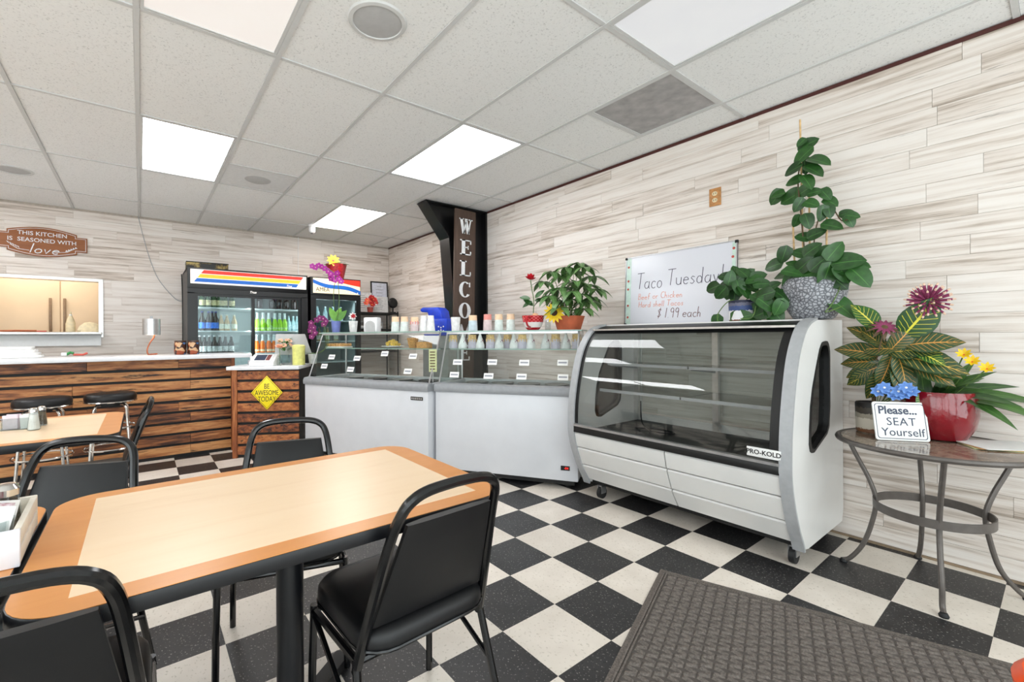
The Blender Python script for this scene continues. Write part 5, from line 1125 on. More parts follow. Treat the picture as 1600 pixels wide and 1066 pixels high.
# napkin dispenser, pots and orchids on the left freezer
x, y = FP('L', 582, .36); t = thing('napkin_dispenser', 'grey and white napkin dispenser on the left freezer', 'dispenser', (x, y, ZT1), AL+.25); MB().box(-.075, .075, -.05, .05, 0, .15).build('body', M['white_plastic'], t, bevel=.01)
MB().prism([(-.055, .0), (.055, .0)]+arc(0, .07, .055, .045, 0, 180, 8), -.054, -.049, 1).build('face', M['speaker'], t, smooth=False)
def flower(parent, pos, d, n, ln, wd, mt, core=None, cr=.008, tilt=.4, nm='petal', cl=.15):
    d = Vector(d).normalized(); x = d.orthogonal().normalized(); y_ = d.cross(x)
    me = leaf_mesh('petal', ln, wd, 'oval', cl, .15, 4)
    for k in range(n):
        a = 2*math.pi*k/n; dirv = (x*math.cos(a)+y_*math.sin(a))+d*tilt; put_leaf(me, mt, parent, Vector(pos), dirv, d, name=nm)
    if core:
        o = MB().lathe([(0, -cr*.5), (cr, -cr*.2), (cr*.9, cr*.4), (0, cr*.6)], 10).build('flower_centre', core, parent); o.matrix_local = basis(x, y_, d, pos)
def L2(w, root): return Vector(w)-Vector(root)
TOC = lambda p: (EYEP-Vector(p)).normalized()
def orchid(name, label, fr_b, px_, pot_mat, pot_r, pot_h, stems, fl_mat, leaves, base=None):
    root = base; t = thing(name, label, 'plant', root)
    if pot_h: MB().lathe([(pot_r*.72, 0), (pot_r*.75, .004), (pot_r, pot_h), (pot_r*.93, pot_h), (pot_r*.9, pot_h*.9), (0, pot_h*.88)], 20).build('pot', pot_mat, t)
    for st in stems:
        pts = [L2(p, root) for p in st[0]]; MB().tube(smooth_path(pts, 5), .0035, 6).build('stem', M['stem'], t)
        for q in st[1]: flower(t, L2(q, root), TOC(q)+Vector((rs.uniform(-.4, .4), rs.uniform(-.4, .4), rs.uniform(-.3, .3))), 5, .036, .034, fl_mat, M['pink'], .008, .15)
    return t
x, y = FP('L', 525, .36); B = (x, y, ZT1); dv = lambda a, c: onV(a, c, (B[0], B[1]), nL)
fl1 = [dv(a, c) for a, c in ((488, 416), (493, 418), (498, 415), (503, 417), (508, 420), (513, 424), (517, 428), (522, 431), (527, 427), (530, 436), (524, 438), (517, 436), (533, 440))]
t = orchid('orchid', 'tall magenta orchid in a periwinkle pot on the left freezer', None, 0, M['blue_pot'], .052, .125, [([dv(524, 500), dv(521, 460), dv(524, 432), dv(515, 422), dv(487, 415)], fl1), ([dv(527, 500), dv(530, 470), dv(528, 440), dv(526, 430)], [])], M['magenta'], None, B)
ol = leaf_mesh('leaf', .17, .075, 'oval', .25, .2)
for (dx, dy, dz) in ((.3, 0, 1), (-.2, .1, .5), (.7, -.2, .9), (.45, -.5, .75)): put_leaf(ol, M['orchid_leaf'], t, (0, 0, .12), (dx, dy-.1, dz), (-.3, -1, .4))
x, y = FP('L', 552, .36); B = (x, y, ZT1); t = thing('faceted_vase', 'white faceted vase holding a small red and white flower', 'vase', B); MB().lathe([(.036, 0), (.038, .004), (.05, .12), (.046, .12), (.034, .01)], 8, cap=False).build('vase', M['white_pot'], t); MB().lathe([(.036, 0), (0, .001)], 8).build('base', M['white_pot'], t)
MB().tube([(0, 0, .01), (-.004, 0, .14)], .003, 6).build('stem', M['stem'], t); flower(t, (-.01, -.01, .17), TOC(B), 8, .045, .024, M['paper'], M['rose_red'], .016, .2); flower(t, (-.006, -.02, .172), TOC(B), 6, .03, .016, M['rose_red'], None, .01, .4)
# second orchid stands on the register counter end beside the freezer
B = (1.50, 5.02, .923); dv = lambda a, c: onV(a, c, (1.46, 4.98), (.8, .6))
t = orchid('orchid', 'plum and pink orchid spray arching beside the cash counter', None, 0, M['white_pot'], .05, .11, [([(1.50, 5.02, 1.02), dv(512, 540), dv(505, 505), dv(497, 497), dv(489, 512), dv(486, 530)], [dv(a, c) for a, c in ((486, 505), (490, 512), (485, 517), (492, 520), (487, 526), (495, 500), (500, 497), (505, 498), (486, 512))]), ([(1.50, 5.02, 1.02), dv(508, 545), dv(506, 515)], [dv(506, 507), dv(509, 502)])], M['plum'], None, B)
t_ = leaf_mesh('leaf', .12, .05, 'oval', .4, .2)
for a in range(4): put_leaf(t_, M['orchid_leaf'], t, (0, 0, .10), (math.cos(a*1.6), math.sin(a*1.6), .5))
# red flowers on the corner shelf, small dark round fan behind
t = thing('flower_bunch', 'bunch of orange red flowers in front of the notices', 'flowers', (2.86, 6.62, 1.601)); MB().lathe([(.04, 0), (.05, .08), (.046, .08)], 14, cap=False).build('pot', M['print_red'], t); MB().lathe([(.04, 0), (0, .001)], 14).build('base', M['print_red'], t)
for k in range(14):
    a = rs.random()*6.28; rr = rs.random()*.1; flower(t, (rr*math.cos(a), rr*math.sin(a)-.03, .12+rs.random()*.12-rr*.3), (math.cos(a)*.5, -1, .4), 6, .05, .032, M['flower_orange'] if k % 3 else M['rose_red'], M['sun_yellow'], .008, .3)
t = thing('desk_fan', 'small black fan on the right end of the corner shelf', 'fan', (3.24, 6.6, 1.601)); MB().lathe([(.05, 0), (.05, .015), (.012, .02), (.012, .1)], 18).build('stand', M['black_matte'], t); o = MB().lathe([(.0, -.03), (.06, -.028), (.085, 0), (.06, .028), (0, .03)], 20).build('head', M['black_matte'], t); o.matrix_local = faceY((0, 0, .16))
t = thing('paper_tray', 'grey tray stacked with papers on the lower corner shelf', 'tray', (2.85, 6.7, 1.341)); MB().box(-.2, .2, -.13, .15, 0, .02).build('tray', M['grey_trim'], t, bevel=.003); MB().box(-.17, .19, -.12, .13, .02, .05).build('papers', M['paper'], t, smooth=False); MB().box(-.2, .2, -.13, .15, .1, .115).build('upper_tray', M['grey_trim'], t, bevel=.003); b = MB(); [b.box(sx*.19-.005, sx*.19+.005, .12, .13, 0, .11) for sx in (-1, 1)]; [b.box(sx*.19-.005, sx*.19+.005, -.13, -.12, 0, .11) for sx in (-1, 1)]; b.build('riser', M['grey_trim'], t, smooth=False)
# potted plant on the narrow cooler
B = (2.27, 6.46, 2.041); t = thing('potted_plant', 'dark leaved plant with a yellow bloom in a red pot on the narrow cooler', 'plant', B); MB().lathe([(.095, 0), (.1, .004), (.15, .23), (.143, .232), (.135, .21), (0, .2)], 24).build('pot', M['red_foil'], t)
dl = leaf_mesh('leaf', .2, .085, 'oval', .35, .2)
for (a, e, s) in ((.4, .9, 1), (1.2, 1.2, .9), (2.0, .9, 1), (2.8, .35, 1), (3.6, .3, .9), (4.4, .5, .9), (5.2, .35, 1), (6.0, .5, 1)): put_leaf(dl, M['dark_leaf'] if e < .6 else M['pothos_bright'], t, (0, 0, .21), (math.cos(a), math.sin(a), e), s=s)
flower(t, (-.07, -.08, .27), (-.2, -1, .4), 9, .1, .05, M['sun_yellow'], M['flower_orange'], .02, .35)
# register things
RC = Vector((.735, 5.10, 0)); ru = Vector((math.cos(RA), math.sin(RA), 0)); rn = Vector((-math.sin(RA), math.cos(RA), 0))
def RP(u, v, z=.9222): p = RC+ru*u+rn*v; return (p.x, p.y, z)
t = thing('payment_terminal', 'white payment terminal with a tilted dark screen', 'terminal', RP(.27, .12), RA)
MB().prism([(-.12, 0), (.10, 0), (.10, .115), (.02, .115), (-.12, .04)], -.12, .12, 0).build('body', M['white_plastic'], t, bevel=.008)
a_ = math.atan2(.075, .14)
o = MB().box(-.095, .095, -.075, .075, 0, .006).build('bezel', M['white_plastic'], t, bevel=.002); o.location = (-.0, -.052, .079); o.rotation_euler = (a_, 0, 0)
s_ = MB().box(-.075, .03, -.055, .055, .006, .0075).build('screen', pm('dark screen', (58, 66, 84), .15), o, smooth=False); MB().box(.035, .075, -.055, .055, .006, .0075).build('screen_panel', pm('brown screen part', (130, 74, 70), .2), o, smooth=False)
t = thing('register_monitor', 'grey backed cash register screen turned away beside the yellow tin', 'monitor', RP(.50, .30), RA+.5)
MB().box(-.1, .1, -.07, .07, 0, .015).build('base', M['grey_trim'], t, bevel=.004); MB().box(-.02, .02, .0, .03, .01, .16).build('neck', M['grey_trim'], t)
o = MB().prism([(-.19, -.1), (.19, -.1), (.13, .13), (-.17, .13)], -.012, .012, 1).build('screen_back', M['speaker'], t, bevel=.006); o.location = (0, -.005, .20); o.rotation_euler = (R(-14), 0, 0)
t = thing('yellow_tin', 'pale yellow lidded tin at the end of the cash counter', 'tin', RP(.595, .16)); MB().lathe([(.06, 0), (.063, .006), (.063, .18), (.058, .185)], 24).build('body', M['yellow_tin'], t); MB().lathe([(.066, .172), (.066, .2), (.05, .212), (0, .215)], 24).build('lid', M['yellow_tin'], t); MB().tube([(.07*math.cos(a), 0, .13+.035*math.sin(a)) for a in (-1.2, -.6, 0, .6, 1.2)], .005, 6).build('handle', M['silver'], t)
B = RP(.43, .06); t = thing('bud_vase', 'clear bud vase with a peach rose on the cash counter', 'vase', B); MB().lathe([(.02, 0), (.026, .01), (.026, .05), (.012, .09), (.015, .1)], 14).build('vase', M['jar_glass'], t); MB().tube([(0, 0, .01), (.005, 0, .12), (.0, 0, .175)], .003, 6).build('stem', M['stem'], t)
for q in (.2, .7, 1.4): flower(t, (0, 0, .18), (0, -.3, 1), 7, .05*(1.15-q*.3), .04, M['peach'], None, .01, q, cl=-.3)
B = RP(.44, .22); t = thing('flower_arrangement', 'arrangement of pale roses and greenery behind the payment terminal', 'flowers', B); MB().lathe([(.035, 0), (.045, .02), (.04, .12), (.045, .14)], 16).build('vase', M['jar_glass'], t)
gl = leaf_mesh('leaf', .09, .035, 'oval', .4, .2)
for k in range(16): a = rs.random()*6.28; put_leaf(gl, M['pothos_bright'], t, (.02*math.cos(a), .02*math.sin(a), .14+.1*rs.random()), (math.cos(a), math.sin(a), .4+rs.random()))
for k in range(6): a = k*1.05; flower(t, (.05*math.cos(a), .05*math.sin(a)-.02, .2+.05*(k % 2)), (math.cos(a)*.5, -.6, .7), 7, .035, .03, M['peach'], M['menu_green'], .012, .5)
t = thing('paper_stack', 'small pile of wrapped goods behind the payment terminal', 'box', RP(.14, .30), RA); MB().box(-.09, .09, -.06, .06, 0, .05).build('lower_pack', M['grey_trim'], t, bevel=.008); MB().box(-.07, .06, -.05, .05, .05, .09).build('upper_pack', M['paper'], t, bevel=.008)

# ------------------------------------------------------------------ rose teacup, umbrella plant on the right freezer
x, y = FP('R', 833, .30); B = (x, y, ZT1); t = thing('teacup_planter', 'red and white gingham teacup planter with a single red rose', 'planter', B)
def gingham():
    mt, nt, b, out = newmat('gingham cup glaze'); L = nt.links.new; tc = N(nt, 'TexCoord'); sp = N(nt, 'SeparateXYZ'); L(tc.outputs['Object'], sp.inputs[0])
    ck = N(nt, 'TexChecker'); ck.inputs['Scale'].default_value = 1; at2 = N(nt, 'Math', operation='ARCTAN2'); L(sp.outputs[1], at2.inputs[0]); L(sp.outputs[0], at2.inputs[1])
    m1 = N(nt, 'Math', operation='MULTIPLY'); m1.inputs[1].default_value = 5.1; L(at2.outputs[0], m1.inputs[0]); m2 = N(nt, 'Math', operation='MULTIPLY'); m2.inputs[1].default_value = 75; L(sp.outputs[2], m2.inputs[0])
    cb = N(nt, 'CombineXYZ'); L(m1.outputs[0], cb.inputs[0]); L(m2.outputs[0], cb.inputs[1]); cb.inputs[2].default_value = .5; L(cb.outputs[0], ck.inputs['Vector']); ck.inputs[1].default_value = lin((186, 20, 30)); ck.inputs[2].default_value = lin((214, 90, 92))
    r = ramp(nt, [(0, (176, 24, 32)), (.17, (238, 234, 230)), (.52, (0, 0, 0))], 'CONSTANT'); mz = N(nt, 'Math', operation='MULTIPLY'); mz.inputs[1].default_value = 1/.13; L(sp.outputs[2], mz.inputs[0]); L(mz.outputs[0], r.inputs[0])
    gt = N(nt, 'Math', operation='GREATER_THAN'); gt.inputs[1].default_value = .52; L(mz.outputs[0], gt.inputs[0]); mx = N(nt, 'Mix', data_type='RGBA'); L(gt.outputs[0], mx.inputs[0]); L(r.outputs[0], mx.inputs[6]); L(ck.outputs[0], mx.inputs[7]); L(mx.outputs[2], b.inputs['Base Color']); b.inputs['Roughness'].default_value = .15; return mt
M['gingham'] = gingham()
MB().lathe([(.045, 0), (.05, .003), (.062, .015), (.082, .05), (.093, .095), (.097, .125), (.092, .125), (.085, .09), (0, .085)], 28).build('cup', M['gingham'], t)
MB().tube(smooth_path([(-.088*.7-.02, -.05, .105), (-.13, -.07, .11), (-.15, -.075, .075), (-.125, -.065, .035), (-.075, -.04, .025)], 5), .008, 8).build('handle', M['rose_red'], t)
MB().lathe([(.085, .108), (0, .112)], 20).build('soil', M['soil'], t)
dv = lambda a, c: L2(onV(a, c, (B[0], B[1]), nR), B)
MB().tube(smooth_path([(0, 0, .11), dv(834, 470), dv(831, 452), dv(829, 438)], 4), .004, 6).build('stem', M['stem'], t)
rp_ = dv(828.5, 434)
for q, ln in ((.1, .05), (.7, .054), (1.6, .05), (4, .044)): flower(t, rp_+Vector((0, 0, -.02)), (0, -.2, 1), 6, ln, .056, M['rose_red'], None, .01, q, cl=-.5)
lf = leaf_mesh('leaf', .11, .05, 'oval', .2, .2)
for (a, c, dx, dz) in ((829, 468, -1, .35), (832, 471, -.5, -.2), (835, 470, 1, .1), (836, 466, .8, .8), (833, 478, -.5, .4)): put_leaf(lf, M['pothos'], t, dv(a, c), (dx*.54, -dx*.84, dz), (-.6, -.5, .6))
for k in range(5): flower(t, (-.05+.02*k, -.06+.01*k, .125+.01*(k % 2)), (-.4, -.6, 1), 5, .02, .016, M['peach'], M['sun_yellow'], .005, .3)
x, y = FP('R', 889, .34); B = (x, y, ZT1); t = thing('umbrella_plant', 'leafy umbrella plant in a low terracotta pot', 'plant', B)
MB().lathe([(.098, 0), (.1, .004), (.13, .105), (.135, .115), (.126, .117), (.12, .1), (0, .095)], 28).build('pot', M['terracotta'], t); MB().lathe([(.122, .1), (0, .106)], 20).build('soil', M['soil'], t)
dv = lambda a, c, o=0: L2(onV(a, c, (B[0]+o*nR[0], B[1]+o*nR[1]), nR), B)
um = leaf_mesh('leaf', .15, .06, 'oval', .45, .25)
tufts = [(862, 425, 0), (878, 432, .1), (885, 418, 0), (905, 412, .05), (915, 418, -.05), (900, 440, -.08), (918, 445, 0), (880, 450, -.1), (866, 452, 0), (905, 460, -.1), (890, 468, -.12), (925, 432, .08), (850, 440, .05), (915, 470, -.05), (873, 470, -.1), (897, 425, .1), (932, 452, 0), (888, 442, 0), (876, 480, -.14), (912, 482, -.1), (895, 455, -.16), (924, 465, .05), (860, 462, -.05), (908, 446, .12)]
for k, (a, c, o) in enumerate(tufts):
    p = dv(a, c, o); MB().tube(smooth_path([(rs.uniform(-.03, .03), rs.uniform(-.03, .03), .1), (p*.5)+Vector((0, 0, .05)), p], 4), .0028, 5).build('stem', M['stem'], t)
    n_ = 6
    for q in range(n_):
        a_ = 2*math.pi*q/n_+k; put_leaf(um, M['schef'], t, p, (math.cos(a_), math.sin(a_), -.25+.35*rs.random()), s=.8+.35*rs.random())
t2 = thing('sunflower_pick', 'artificial sunflower stuck in the terracotta pot', 'flower', B); p = dv(866, 489, -.14); MB().tube([(p.x*.6, p.y*.6, .1), p], .004, 6).build('stem', M['stem'], t2)
flower(t2, p, TOC(Vector(B)+p)+Vector((-.2, 0, .2)), 14, .092, .032, M['sun_yellow'], M['sun_core'], .032, .18); flower(t2, p, TOC(Vector(B)+p)+Vector((-.2, 0, .2)), 10, .066, .026, M['sun_yellow'], None, .02, .45)
x, y = FP('R', 856, .30); t = thing('small_jar', 'little clear jar between the teacup and the terracotta pot', 'jar', (x, y, ZT1)); MB().lathe([(.02, 0), (.024, .006), (.024, .06), (.018, .07)], 14).build('body', M['jar_glass'], t); MB().lathe([(.02, .068), (.02, .08), (0, .081)], 14).build('lid', M['silver'], t)

# ------------------------------------------------------------------ plants on the display case
def vine_leaves(t, B, lst, X_, me, mt, face=(-.8, -.5, .35)):
    for (a, c, dx, dz, s) in lst:
        p = onX(a, c, X_+rs.uniform(-.06, .05)); d = Vector((rs.uniform(-.25, .1), -dx, dz)); put_leaf(me, mt[rs.randrange(len(mt))], t, L2(p, B)-d.normalized()*s*.5*.1, d, Vector(face)+Vector((rs.uniform(-.3, .3), rs.uniform(-.3, .3), rs.uniform(-.2, .3))), s=s)
hm = leaf_mesh('leaf', .1, .075, 'heart', .2, .25, 8)
B = (3.10, .893, 1.2962); t = thing('climbing_pothos', 'tall climbing pothos on bamboo stakes in a grey hammered pot', 'plant', B)
def hammered():
    mt, nt, b, out = newmat('hammered grey glaze'); L = nt.links.new; tc = N(nt, 'TexCoord'); v = N(nt, 'TexVoronoi'); v.inputs['Scale'].default_value = 55; v.feature = 'DISTANCE_TO_EDGE'; L(tc.outputs['Object'], v.inputs['Vector']); r = ramp(nt, [(0, (58, 60, 66)), (.16, (150, 152, 158)), (.5, (186, 188, 194))]); L(v.outputs[0], r.inputs[0]); L(r.outputs[0], b.inputs['Base Color']); b.inputs['Roughness'].default_value = .35
    bp = N(nt, 'Bump'); bp.inputs['Strength'].default_value = .7; bp.inputs['Distance'].default_value = .006; L(v.outputs[0], bp.inputs['Height']); L(bp.outputs[0], b.inputs['Normal']); return mt
M['hammered'] = hammered()
MB().lathe([(.085, 0), (.1, .008), (.14, .08), (.16, .16), (.155, .21), (.14, .235), (.135, .235), (.148, .2), (0, .19)], 32).build('pot', M['hammered'], t); MB().lathe([(.14, .2), (0, .212)], 20).build('soil', M['soil'], t)
for (a0, c0, a1, c1) in ((1256, 440, 1250, 187), (1266, 445, 1264, 290), (1291, 440, 1292, 310), (1243, 425, 1239, 350)):
    p, q = L2(onX(a0, c0, 3.1), B), L2(onX(a1, c1, 3.1), B); MB().tube([(p.x, p.y, .18), q], .005, 8).build('stake', M['bamboo'], t)
MB().tube(smooth_path([(0, .02, .2), L2(onX(1258, 400, 3.08), B), L2(onX(1251, 330, 3.08), B), L2(onX(1247, 280, 3.08), B), L2(onX(1254, 240, 3.08), B)], 5), .004, 6).build('vine', M['stem_brown'], t)
MB().tube(smooth_path([(0, -.02, .2), L2(onX(1272, 380, 3.08), B), L2(onX(1280, 340, 3.08), B), L2(onX(1296, 320, 3.08), B), L2(onX(1315, 345, 3.05), B), L2(onX(1330, 338, 3.05), B)], 5), .0035, 6).build('vine', M['stem_brown'], t)
# picture-space hints only pick where along the stakes each leaf grows; all sit on the plant itself
top = [(1252, 222, -.3, -.3, .6), (1262, 225, .8, .3, 1.1), (1254, 243, -1, -.7, 1.25), (1280, 250, .9, -.4, 1.35), (1258, 258, .2, -1, 1.1), (1272, 265, 1, -.7, 1.25), (1238, 265, -1, -.2, 1.1), (1240, 283, -1, .0, 1.0), (1262, 283, .7, -1, 1.1), (1254, 300, -.6, -.3, 1.0), (1236, 308, -1, -.4, 1.3), (1213, 308, -.8, -.9, 1.1), (1214, 304, -1, .1, .9), (1290, 303, .6, -.8, .9), (1298, 315, .8, -.6, .9), (1285, 333, -.1, -1, .95), (1296, 330, .2, -1, .8), (1322, 333, 1, .3, .7), (1332, 337, 1, -.3, .7), (1328, 345, .5, -1, .8), (1300, 352, 1, -.3, 1.1), (1262, 345, .3, -.9, 1.0), (1248, 320, -.4, -.9, .9), (1268, 318, .8, -.4, .9), (1245, 345, -.3, -1, .8), (1272, 300, .9, .1, .8), (1275, 365, .8, .3, 1.0), (1255, 370, -.6, .3, 1.0)]
mid = [(1225, 398, -.3, -1, 1.1), (1208, 415, -1, -.2, 1.15), (1243, 414, -.6, .5, 1.1), (1257, 413, .5, .4, 1.1), (1278, 412, .6, .6, 1.1), (1298, 408, .8, .5, 1.4), (1304, 392, .6, .8, 1.2), (1325, 408, 1, .1, 1.5), (1330, 420, 1, -.35, 1.5), (1345, 432, .8, -.9, 1.4), (1292, 430, -.2, -1, 1.5), (1318, 427, .5, -.9, 1.2), (1228, 428, -1, .05, 1.5), (1262, 460, .7, .7, 1.7), (1318, 480, 1, -.8, 1.6), (1238, 425, .8, -.2, 1.2), (1270, 425, -.8, -.1, 1.2), (1310, 440, .7, -.7, 1.2), (1250, 395, -.8, .5, 1.1), (1268, 390, .8, .6, 1.1), (1285, 395, .5, .9, 1.1), (1235, 440, -.6, -.9, 1.2), (1340, 415, 1, -.1, 1.1)]
vine_leaves(t, B, top, 3.07, hm, [M['pothos']]); vine_leaves(t, B, mid, 3.02, hm, [M['pothos'], M['pothos'], M['pothos_bright']])
MB().tube(smooth_path([(0, -.12, .2), L2(onX(1312, 450, 3.0), B), L2(onX(1300, 475, 2.96), B), L2(onX(1290, 488, 2.95), B), L2(onX(1318, 478, 2.95), B)], 5), .003, 6).build('vine', M['stem'], t)
B = (3.05, 1.255, 1.2962); t = thing('small_pothos', 'trailing pothos in a small blue and white glazed pot', 'plant', B)
pot_b = band_mat('blue and white glaze', [(0, (120, 66, 44)), (.12, (226, 226, 228)), (.48, (58, 78, 130)), (.66, (100, 100, 120)), (.78, (30, 34, 60))])
MB().lathe([(.072, 0), (.076, .004), (.08, .13), (.075, .132), (.07, .12), (0, .115)], 24).build('pot', pot_b, t)
small = [(1132, 432, -.9, .3, 1.0), (1113, 450, -1, -.3, 1.1), (1141, 434, .3, .8, 1.0), (1153, 438, .6, .6, 1.0), (1167, 430, .8, .6, 1.1), (1178, 436, .9, .1, 1.1), (1164, 455, .6, -.7, 1.1), (1126, 458, -.7, -.7, 1.1), (1138, 458, -.3, -.9, 1.0), (1145, 444, -.5, .3, 1.1), (1155, 450, .3, -.8, 1.1), (1160, 425, -.6, .7, 1.0), (1184, 432, 1, .3, 1.0), (1174, 447, .7, -.5, 1.1), (1150, 425, -.2, 1, 1.0), (1148, 462, 0, -1, 1.0), (1190, 443, 1, 0, 1.0), (1135, 446, -.9, 0, 1.1)]
vine_leaves(t, B, small, 3.03, hm, [M['pothos_bright'], M['pothos_bright'], M['pothos']])
trail = [(1120, 502, -.3, -.8, 1.0), (1157, 496, .8, .2, 1.4), (1176, 499, .9, -.3, 1.1), (1203, 455, -.6, .3, 1.1), (1215, 470, .4, -.8, 1.1), (1205, 492, .3, -.9, 1.1), (1195, 460, -.8, -.2, 1.1), (1188, 478, -.5, -.8, 1.0), (1212, 490, .6, -.7, 1.3), (1222, 462, .7, -.5, 1.1), (1198, 475, .5, -.4, 1.2), (1184, 465, -.6, .4, 1.2), (1190, 490, -.8, -.3, 1.1), (1205, 448, .8, .5, 1.1), (1180, 486, -.2, -.9, 1.1), (1218, 480, -.3, -.8, 1.1)]
vine_leaves(t, B, trail, 2.98, hm, [M['pothos'], M['pothos_bright'], M['pothos']])
for pts in ([(0, 0, .12), L2(onX(1195, 450, 3.0), B), L2(onX(1210, 470, 2.97), B), L2(onX(1205, 492, 2.95), B)], [(0, 0, .12), L2(onX(1140, 470, 2.95), B), L2(onX(1122, 490, 2.93), B), L2(onX(1122, 503, 2.92), B)], [(0, 0, .12), L2(onX(1180, 470, 2.98), B), L2(onX(1176, 495, 2.93), B), L2(onX(1157, 498, 2.92), B)]):
    MB().tube(smooth_path(pts, 5), .0028, 6).build('vine', M['stem'], t)

# ------------------------------------------------------------------ bistro table and what stands on it
BC = (2.995, .40); TZ = .69; TR = .346
t = thing('bistro_table', 'round bistro table with a slate mosaic top and curved metal legs', 'table', (BC[0], BC[1], 0))
MB().lathe([(TR-.012, TZ-.016), (TR-.012, TZ), (0, TZ)], 56).build('table_top', M['mosaic'], t); MB().tube([(TR*math.cos(a*math.pi/28)-.0, TR*math.sin(a*math.pi/28), TZ-.009) for a in range(56)], .0125, 8, closed=True).build('rim', M['bistro_metal'], t)
rg = .21
MB().lathe([(rg-.006, .345), (rg, .345), (rg, .385), (rg-.006, .385), (rg-.006, .345)], 40, cap=False).build('ring', M['bistro_metal'], t)
for fx, fy_ in ((2.967, .728), (3.318, .495), (2.718, .326), (3.185, .115)):
    d = Vector((fx-BC[0], fy_-BC[1], 0)); L_ = d.length; d.normalize()
    pts = [d*(.315)+Vector((0, 0, TZ-.015)), d*(.275)+Vector((0, 0, .58)), d*(.222)+Vector((0, 0, .46)), d*(.198)+Vector((0, 0, .36)), d*(.215)+Vector((0, 0, .24)), d*(.25)+Vector((0, 0, .12)), d*(L_-.03)+Vector((0, 0, .035)), d*L_+Vector((0, 0, .014))]
    lg = MB().tube(smooth_path(pts, 4), .0105, 10).build('leg', M['bistro_metal'], t); f_ = MB().lathe([(.016, 0), (.018, .008), (.012, .02), (0, .022)], 12).build('foot', M['rubber'], lg); f_.location = d*L_
sgx = onZ(1418, 684, TZ); t = thing('seat_yourself_sign', 'white sign reading Please SEAT Yourself on the bistro table', 'sign', (2.935, .488, TZ+.001)); t.scale = (.86, .86, .93); t.rotation_euler = (R(-12), 0, R(-53))
MB().prism(rrect(-.125, .125, 0, .20, .012, 3), -.004, .004, 1).build('plate', M['paper'], t); MB().ring(rrect(-.116, .116, .009, .191, .012, 3), rrect(-.113, .113, .012, .188, .011, 3), -.0048, -.004).build('border_line', M['navy_print'], t, smooth=False)
put_text('lettering', 'Please...', .058, M['navy_print'], t, faceY((-.01, -.0046, .155)), offset=.0014); put_text('lettering', 'SEAT', .058, M['navy_print'], t, faceY((.002, -.0046, .096)), spacing=1.1); put_text('lettering', 'Yourself', .058, M['navy_print'], t, faceY((.004, -.0046, .042)), spacing=1.02)
MB().prism([(.003, .0), (.06, 0), (.004, .12)], -.004, .004, 0).build('easel_back', M['paper'], t)
# croton
B = (3.085, .625, TZ+.0005); t = thing('croton', 'croton with yellow-veined leaves in a banded ceramic pot', 'plant', B)
pot_c = band_mat('banded stoneware', [(0, (196, 180, 160)), (.08, (120, 78, 50)), (.2, (206, 196, 180)), (.55, (160, 150, 134)), (.7, (70, 62, 54)), (.9, (32, 28, 26))])
MB().lathe([(.066, 0), (.074, .006), (.078, .15), (.075, .158), (.07, .15), (0, .14)], 26).build('pot', pot_c, t); MB().tube([(0, 0, .14), (.01, 0, .32), (.0, -.01, .42)], .009, 8).build('stem', M['stem_brown'], t)
cg = leaf_mesh('leaf', .185, .115, 'oval', .2, .25, 8); cd = leaf_mesh('leaf', .19, .1, 'oval', .35, .2, 8)
Xc = 3.05
def cl(a, c, dx, dz, s, me, mt, dxw=-.2, face=(-.75, -.55, .4)):
    p = onX(a, c, Xc); put_leaf(me, mt, t, L2(p, B), (dxw, -dx, dz), face, s=s)
for a, c, dx, dz, s in ((1372, 515, -.55, .9, .95), (1408, 528, .75, 1, 1.3)): cl(a, c, dx, dz, s, cg, M['croton_green'])
for a, c, dx, dz, s in ((1385, 540, -.8, .75, 1.0), (1376, 556, -1, .35, 1.05), (1376, 566, -1, .05, .9), (1374, 575, -.75, -.55, .9), (1386, 575, -.35, -1, 1.0), (1398, 562, .45, -1, 1.15), (1402, 556, 1, -.12, 1.35), (1412, 540, 1, .22, 1.1), (1425, 572, 1, -.35, .9), (1404, 548, .9, .1, .8), (1365, 575, -.9, -.4, .7), (1395, 580, .1, -1, .8), (1382, 545, -.3, .5, .7), (1392, 560, -.1, -.6, .9), (1400, 550, .3, -.7, 1.0), (1390, 548, .5, .6, .9), (1415, 560, .9, -.2, 1.1), (1388, 568, -.6, -.3, .8), (1383, 550, .9, .12, .95), (1396, 546, -.15, -1, .9), (1404, 546, -.9, .1, .9)): cl(a, c, dx, dz, s, cd, M['croton_dark'])
cl(1430, 548, .9, -.45, .7, cg, M['strapleaf'])
t = thing('dried_flower', 'spiky dusty plum flower head on a stick above the croton', 'flower', B); p = L2(onX(1450, 471, 3.07), B); MB().tube([(.03, -.02, .14), (.05, -.1, .35), p], .0035, 6).build('stem', M['stem_brown'], t)
d = (TOC(Vector(B)+p)+Vector((0, 0, .15))).normalized(); xx_ = d.orthogonal().normalized(); yy_ = d.cross(xx_); sp_m = MB().tube([(0, .012, 0), (0, .05, 0), (0, .082, 0)], [.003, .0055, .005], 6).mesh('spike'); sp_m.materials.append(M['dry_plum']); tip_m = MB().tube([(0, .08, 0), (0, .093, 0)], [.005, .0035], 6).mesh('spike_tip'); tip_m.materials.append(M['dry_tip'])
for k in range(46):
    a = k*2.39996; e = .05+.95*(k/46); dirv = (xx_*math.cos(a)+yy_*math.sin(a))*math.sqrt(max(.02, 1-(1-e)**2))+d*(1-e)*.9; o = put_leaf(sp_m, None, t, p, dirv, d, name='spike', s=.95+.1*((k*7) % 5)/5); link('tip', tip_m, None, o)
